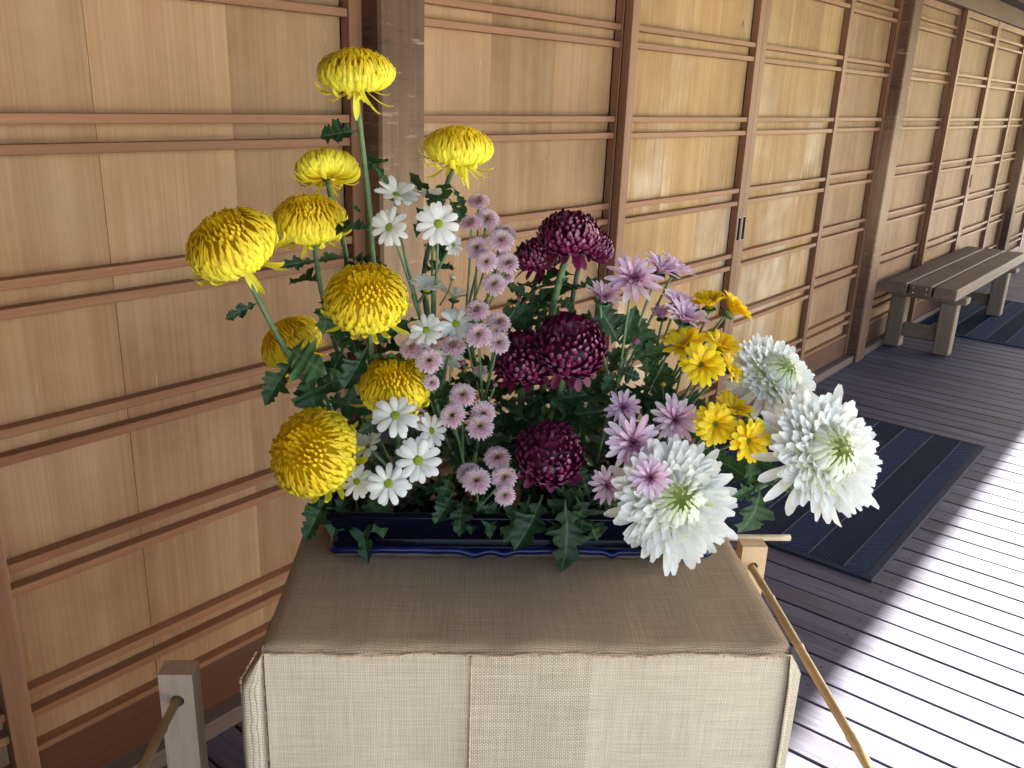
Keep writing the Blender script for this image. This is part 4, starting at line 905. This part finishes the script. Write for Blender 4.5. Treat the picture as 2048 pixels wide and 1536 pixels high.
LG = 'lavender chrysanthemum sprays'; LN = 'lavender_spray'
SPR['lav1'] = spray('lavender', LN, 'lavender flowers', LG, 'highest lavender spray with one broad pale bloom', (1245, 720, .30), (.12, .36), [(1266, 562, 108, .28, (0, .75, .6)), (1204, 602, 80, .30, (.25, 1, .35, .45)), (1318, 545, 84, .33, (.35, .9, .3, .3)), (1348, 545, 84, .36, (.5, .95, .05, .35))], nl=6)
SPR['lav2'] = spray('lavender', LN, 'lavender flowers', LG, 'three bloom lavender spray just left of the highest yellow daisies', (1290, 790, .33), (.15, .37), [(1352, 610, 72, .34, (.2, 1, .3, .35)), (1324, 636, 58, .34, (-.2, 1, .2, .5)), (1366, 642, 92, .30, (.25, 1, .35, .35))], nl=7)
SPR['lav3'] = spray('lavender', LN, 'lavender flowers', LG, 'lavender spray above the front white bloom, three wide stars', (1245, 960, .27), (.13, .34), [(1245, 817, 70, .25, (-.1, .65, .8)), (1348, 840, 92, .24, (.05, .5, .9)), (1264, 886, 108, .18, (0, .6, .85))], nl=4)
SPR['lav4'] = spray('lavender', LN, 'lavender flowers', LG, 'two lavender stars, one in front of the white bloom', (1170, 1015, .24), (.10, .31), [(1213, 970, 70, .18, (0, .35, 1)), (1299, 955, 80, .08, (-.1, .55, .85))], nl=3)
GG = 'yellow daisy sprays'; GN = 'yellow_daisy_spray'
SPR['gold1'] = spray('golden', GN, 'yellow daisies', GG, 'highest yellow daisies seen side on against the door', (1345, 740, .34), (.18, .38), [(1418, 615, 78, .34, (-.1, 1, .12, .5)), (1458, 625, 90, .34, (.75, .8, .05, .38)), (1392, 618, 46, .37, (-.3, 1, .1, .45))], nl=3, drop=.1)
SPR['gold2'] = spray('golden', GN, 'yellow daisies', GG, 'tight bunch of yellow daisies in the middle of the yellow daisies', (1330, 860, .32), (.17, .37), [(1370, 696, 90, .29, (-.35, 1, .4, .3)), (1402, 731, 92, .25, (-.05, .65, .8)), (1436, 700, 90, .31, (.25, 1, .25, .3)), (1452, 735, 80, .28, (.7, .7, .3))], nl=3)
SPR['gold3'] = spray('golden', GN, 'yellow daisies', GG, 'lower yellow daisies overlapping the large white bloom', (1360, 930, .27), (.17, .35), [(1430, 848, 84, .20, (-.1, .35, 1)), (1459, 828, 90, .25, (.25, .9, .3, .4)), (1495, 880, 90, .18, (.3, .25, .95))], nl=3)

# ---------------- closed buds on some sprays
def bud_mesh(col):
    mb = MB(); n = 10; rg = [(.15, -.5), (.5, -.25), (.62, .05), (.5, .35), (.25, .6), (.02, .68)]
    V = [(r_*math.cos(2*math.pi*k/n)*(1+.06*(k % 2)), r_*math.sin(2*math.pi*k/n)*(1+.06*(k % 2)), z) for r_, z in rg for k in range(n)]
    F = [(i*n+k, i*n+(k+1) % n, (i+1)*n+(k+1) % n, (i+1)*n+k) for i in range(5) for k in range(n)]; mb.add(V, F, 0, [col]*len(V)); mb.m = [0 if q >= 2*n else 1 for q in range(len(F))]
    return mb.mesh('bud', [M['petal'], M['calyx']], True)
BUD = {'p': bud_mesh((.45, .12, .24)), 'w': bud_mesh((.7, .72, .5)), 'g': bud_mesh((.75, .6, .03))}
for th, k, px, py, v, w, (sx, sy) in [(SPR['lav2'], 'p', 1272, 684, .32, 22, (1262, 735)), (SPR['lav1'], 'p', 1185, 655, .31, 16, (1215, 720)), (SPR['pink2'], 'p', 926, 726, .31, 16, (940, 790)), (SPR['pink1'], 'p', 1038, 600, .34, 15, (1000, 660)),
                                (SPR['daisy1'], 'w', 905, 555, .34, 16, (880, 610)), (SPR['gold2'], 'g', 1325, 770, .32, 16, (1320, 830)), (SPR['pink4'], 'p', 990, 770, .26, 15, (950, 860))]:
    pos = at(px, py, v); st_ = at(sx, sy, v+.01); stem(th, [st_, st_.lerp(pos, .5)+EX*.003, pos], .0012, .001, 'stem', 'branch')
    put('bud', BUD[k], th, pos-th.location, (pos-st_).normalized().to_track_quat('Z', 'Y'), w/2*depth(pos)/FPX*1.3)

# ---------------- leaves that show clearly, hung on the stems they grow from
for th, a, b, v, dv, va, wd in [
    (y1, (716, 262), (640, 268), .36, -.01, 0, 1), (y1, (737, 322), (780, 362), .36, -.01, 1, .6), (y1, (745, 560), (770, 620), .35, -.03, 2, 1), (y1, (700, 405), (722, 425), .36, 0, 3, .5),
    (y4, (634, 520), (562, 535), .35, -.02, 4, .6), (y4, (636, 520), (668, 515), .35, -.02, 5, .8), (y4, (652, 590), (660, 655), .33, -.04, 6, 1), (y4, (690, 650), (720, 700), .33, -.03, 7, 1), (y4, (690, 690), (640, 790), .33, -.03, 8, 1),
    (y5, (520, 605), (448, 632), .28, -.02, 9, .55), (y5, (575, 695), (645, 735), .28, -.04, 10, 1.4), (y5, (590, 715), (523, 808), .28, -.03, 11, .9), (y5, (610, 750), (640, 830), .29, -.05, 0, 1.1), (y5, (640, 775), (700, 745), .30, -.03, 1, 1.1), (y5, (610, 755), (598, 812), .30, -.02, 2, .6), (y5, (650, 800), (740, 820), .31, -.02, 3, 1.1),
    (y2, (905, 372), (936, 430), .42, -.01, 4, .55), (y2, (897, 395), (930, 455), .41, -.01, 5, .8), (y2, (880, 420), (818, 345), .42, 0, 6, .35), (y6, (735, 690), (700, 780), .28, -.04, 7, 1), (y6, (755, 690), (800, 640), .29, -.01, 8, .9),
    (y8, (770, 830), (720, 860), .27, -.03, 9, .9), (y8, (855, 790), (890, 800), .28, -.02, 10, 1), (y9, (660, 980), (608, 1078), .23, -.05, 11, .9), (y9, (690, 985), (668, 1065), .24, -.05, 0, .8), (y9, (712, 1000), (735, 1108), .24, -.07, 1, .7), (y9, (740, 1000), (725, 1060), .24, -.04, 2, .8), (y9, (735, 990), (775, 1055), .24, -.05, 6, .9), (y9, (650, 985), (625, 1040), .25, -.03, 4, 1),
    (w2, (1520, 975), (1440, 910), .21, .02, 3, 1), (w2, (1515, 970), (1470, 1000), .2, -.02, 4, 1), (w2, (1525, 965), (1590, 985), .19, -.01, 5, .8), (w2, (1520, 975), (1512, 1072), .20, -.03, 6, 1.2), (w2, (1500, 975), (1495, 920), .21, -.01, 7, 1), (w2, (1560, 950), (1510, 905), .2, .02, 8, .9)]:
    pxleaf(th, a, b, v, dv, va, None, wd)
def of(label): return next(o for o in COL.objects if o.get('label') == label)
for lb, rows_ in (
    ('lowest cluster of pink buttons just above the basin rim', [((925, 1000), (915, 1060), .22, -.05, 3), ((905, 985), (880, 1050), .22, -.04, 7), ((975, 1010), (985, 1065), .22, -.04, 1), ((950, 1015), (945, 1060), .23, -.04, 10), ((900, 950), (885, 1010), .24, -.03, 4), ((985, 1030), (940, 1040), .23, -.03, 5), ((950, 1000), (1000, 1040), .22, -.02, 2)]),
    ('lowest burgundy chrysanthemum facing forward over the basin front', [((1060, 990), (1035, 1085), .22, -.05, 6), ((1085, 990), (1048, 1105), .21, -.06, 7), ((1130, 1000), (1142, 1135), .2, -.06, 8), ((1105, 1020), (1120, 1100), .21, -.04, 5), ((1075, 1010), (1015, 1060), .22, -.04, 2), ((1165, 1010), (1150, 1085), .21, -.04, 0), ((1150, 990), (1195, 1080), .22, -.04, 9), ((1160, 980), (1100, 1060), .24, -.04, 10), ((1100, 970), (1180, 1010), .24, -.02, 1)]),
    ('small burgundy chrysanthemum left of the highest burgundy pair', [((1062, 610), (1000, 660), .37, -.02, 0), ((1064, 600), (1020, 570), .37, -.01, 1), ((1064, 620), (1100, 640), .37, -.02, 2), ((1060, 660), (1010, 700), .37, -.02, 3), ((1060, 640), (1095, 570), .37, -.01, 4), ((1060, 600), (1110, 600), .37, -.02, 5), ((1060, 680), (1040, 620), .37, -.02, 6)]),
    ('highest burgundy chrysanthemum on a pale thick stem', [((1118, 570), (1135, 560), .34, -.01, 5), ((1110, 600), (1150, 610), .34, -.02, 6), ((1090, 800), (1160, 840), .33, -.03, 8), ((1092, 780), (1040, 830), .33, -.02, 9), ((1090, 830), (1010, 850), .33, -.02, 4)]),
    ('burgundy chrysanthemum tilted right behind the highest burgundy one', [((1155, 575), (1200, 555), .36, -.01, 7), ((1140, 640), (1200, 640), .36, -.02, 8)]),
    ('widest burgundy chrysanthemum in the middle, silvery petal tips', [((1110, 800), (1170, 790), .29, -.02, 9), ((1100, 840), (1060, 890), .29, -.03, 10), ((1125, 780), (1180, 760), .30, -.01, 11), ((1215, 820), (1100, 838), .29, 0., 2)]),
    ('highest lavender spray with one broad pale bloom', [((1240, 690), (1205, 620), .31, -.02, 0), ((1243, 700), (1265, 625), .31, -.02, 1), ((1235, 740), (1275, 750), .3, -.02, 2), ((1235, 740), (1205, 780), .3, -.02, 3)]),
    ('three bloom lavender spray just left of the highest yellow daisies', [((1262, 720), (1340, 690), .32, -.01, 4), ((1290, 760), (1310, 660), .33, -.01, 5), ((1290, 770), (1330, 730), .33, -.01, 6), ((1280, 800), (1320, 840), .31, -.02, 7), ((1290, 720), (1270, 640), .33, -.01, 0)]),
    ('tight bunch of yellow daisies in the middle of the yellow daisies', [((1340, 800), (1330, 735), .33, -.01, 8), ((1350, 790), (1415, 815), .33, -.02, 9), ((1335, 830), (1300, 760), .33, -.01, 10)]),
    ('lower yellow daisies overlapping the large white bloom', [((1380, 900), (1440, 930), .26, -.02, 11), ((1370, 905), (1340, 870), .26, -.02, 0), ((1400, 890), (1380, 850), .26, 0., 1)]),
    ('two lavender stars, one in front of the white bloom', [((1190, 1000), (1240, 1010), .22, -.02, 2), ((1180, 1000), (1160, 930), .24, 0., 3), ((1185, 1010), (1210, 1070), .22, -.04, 4)])):
    t_ = of(lb)
    for a, b, v, dv, va in rows_: pxleaf(t_, a, b, v, dv, va)
# dark leaves low in the basin
for lb, u0, u1 in (('tallest yellow chrysanthemum, its bloom against the dark post top', -.22, -.08), ('yellow chrysanthemum with trailing petals right of the post', -.10, .0), ('burgundy chrysanthemum tucked left behind the widest burgundy bloom', -.02, .07),
                   ('highest burgundy chrysanthemum on a pale thick stem', .05, .14), ('three bloom lavender spray just left of the highest yellow daisies', .12, .22)):
    t_ = of(lb)
    for i in range(22):
        p = tw(random.uniform(u0, u1), random.uniform(.26, .44), PZ+random.uniform(.06, .25)); a = random.uniform(0, 6.28)
        leaf(t_, p, EX*math.cos(a)+EY*math.sin(a)*.7+Vector((0, 0, random.uniform(-.3, .7))), random.uniform(.045, .075))
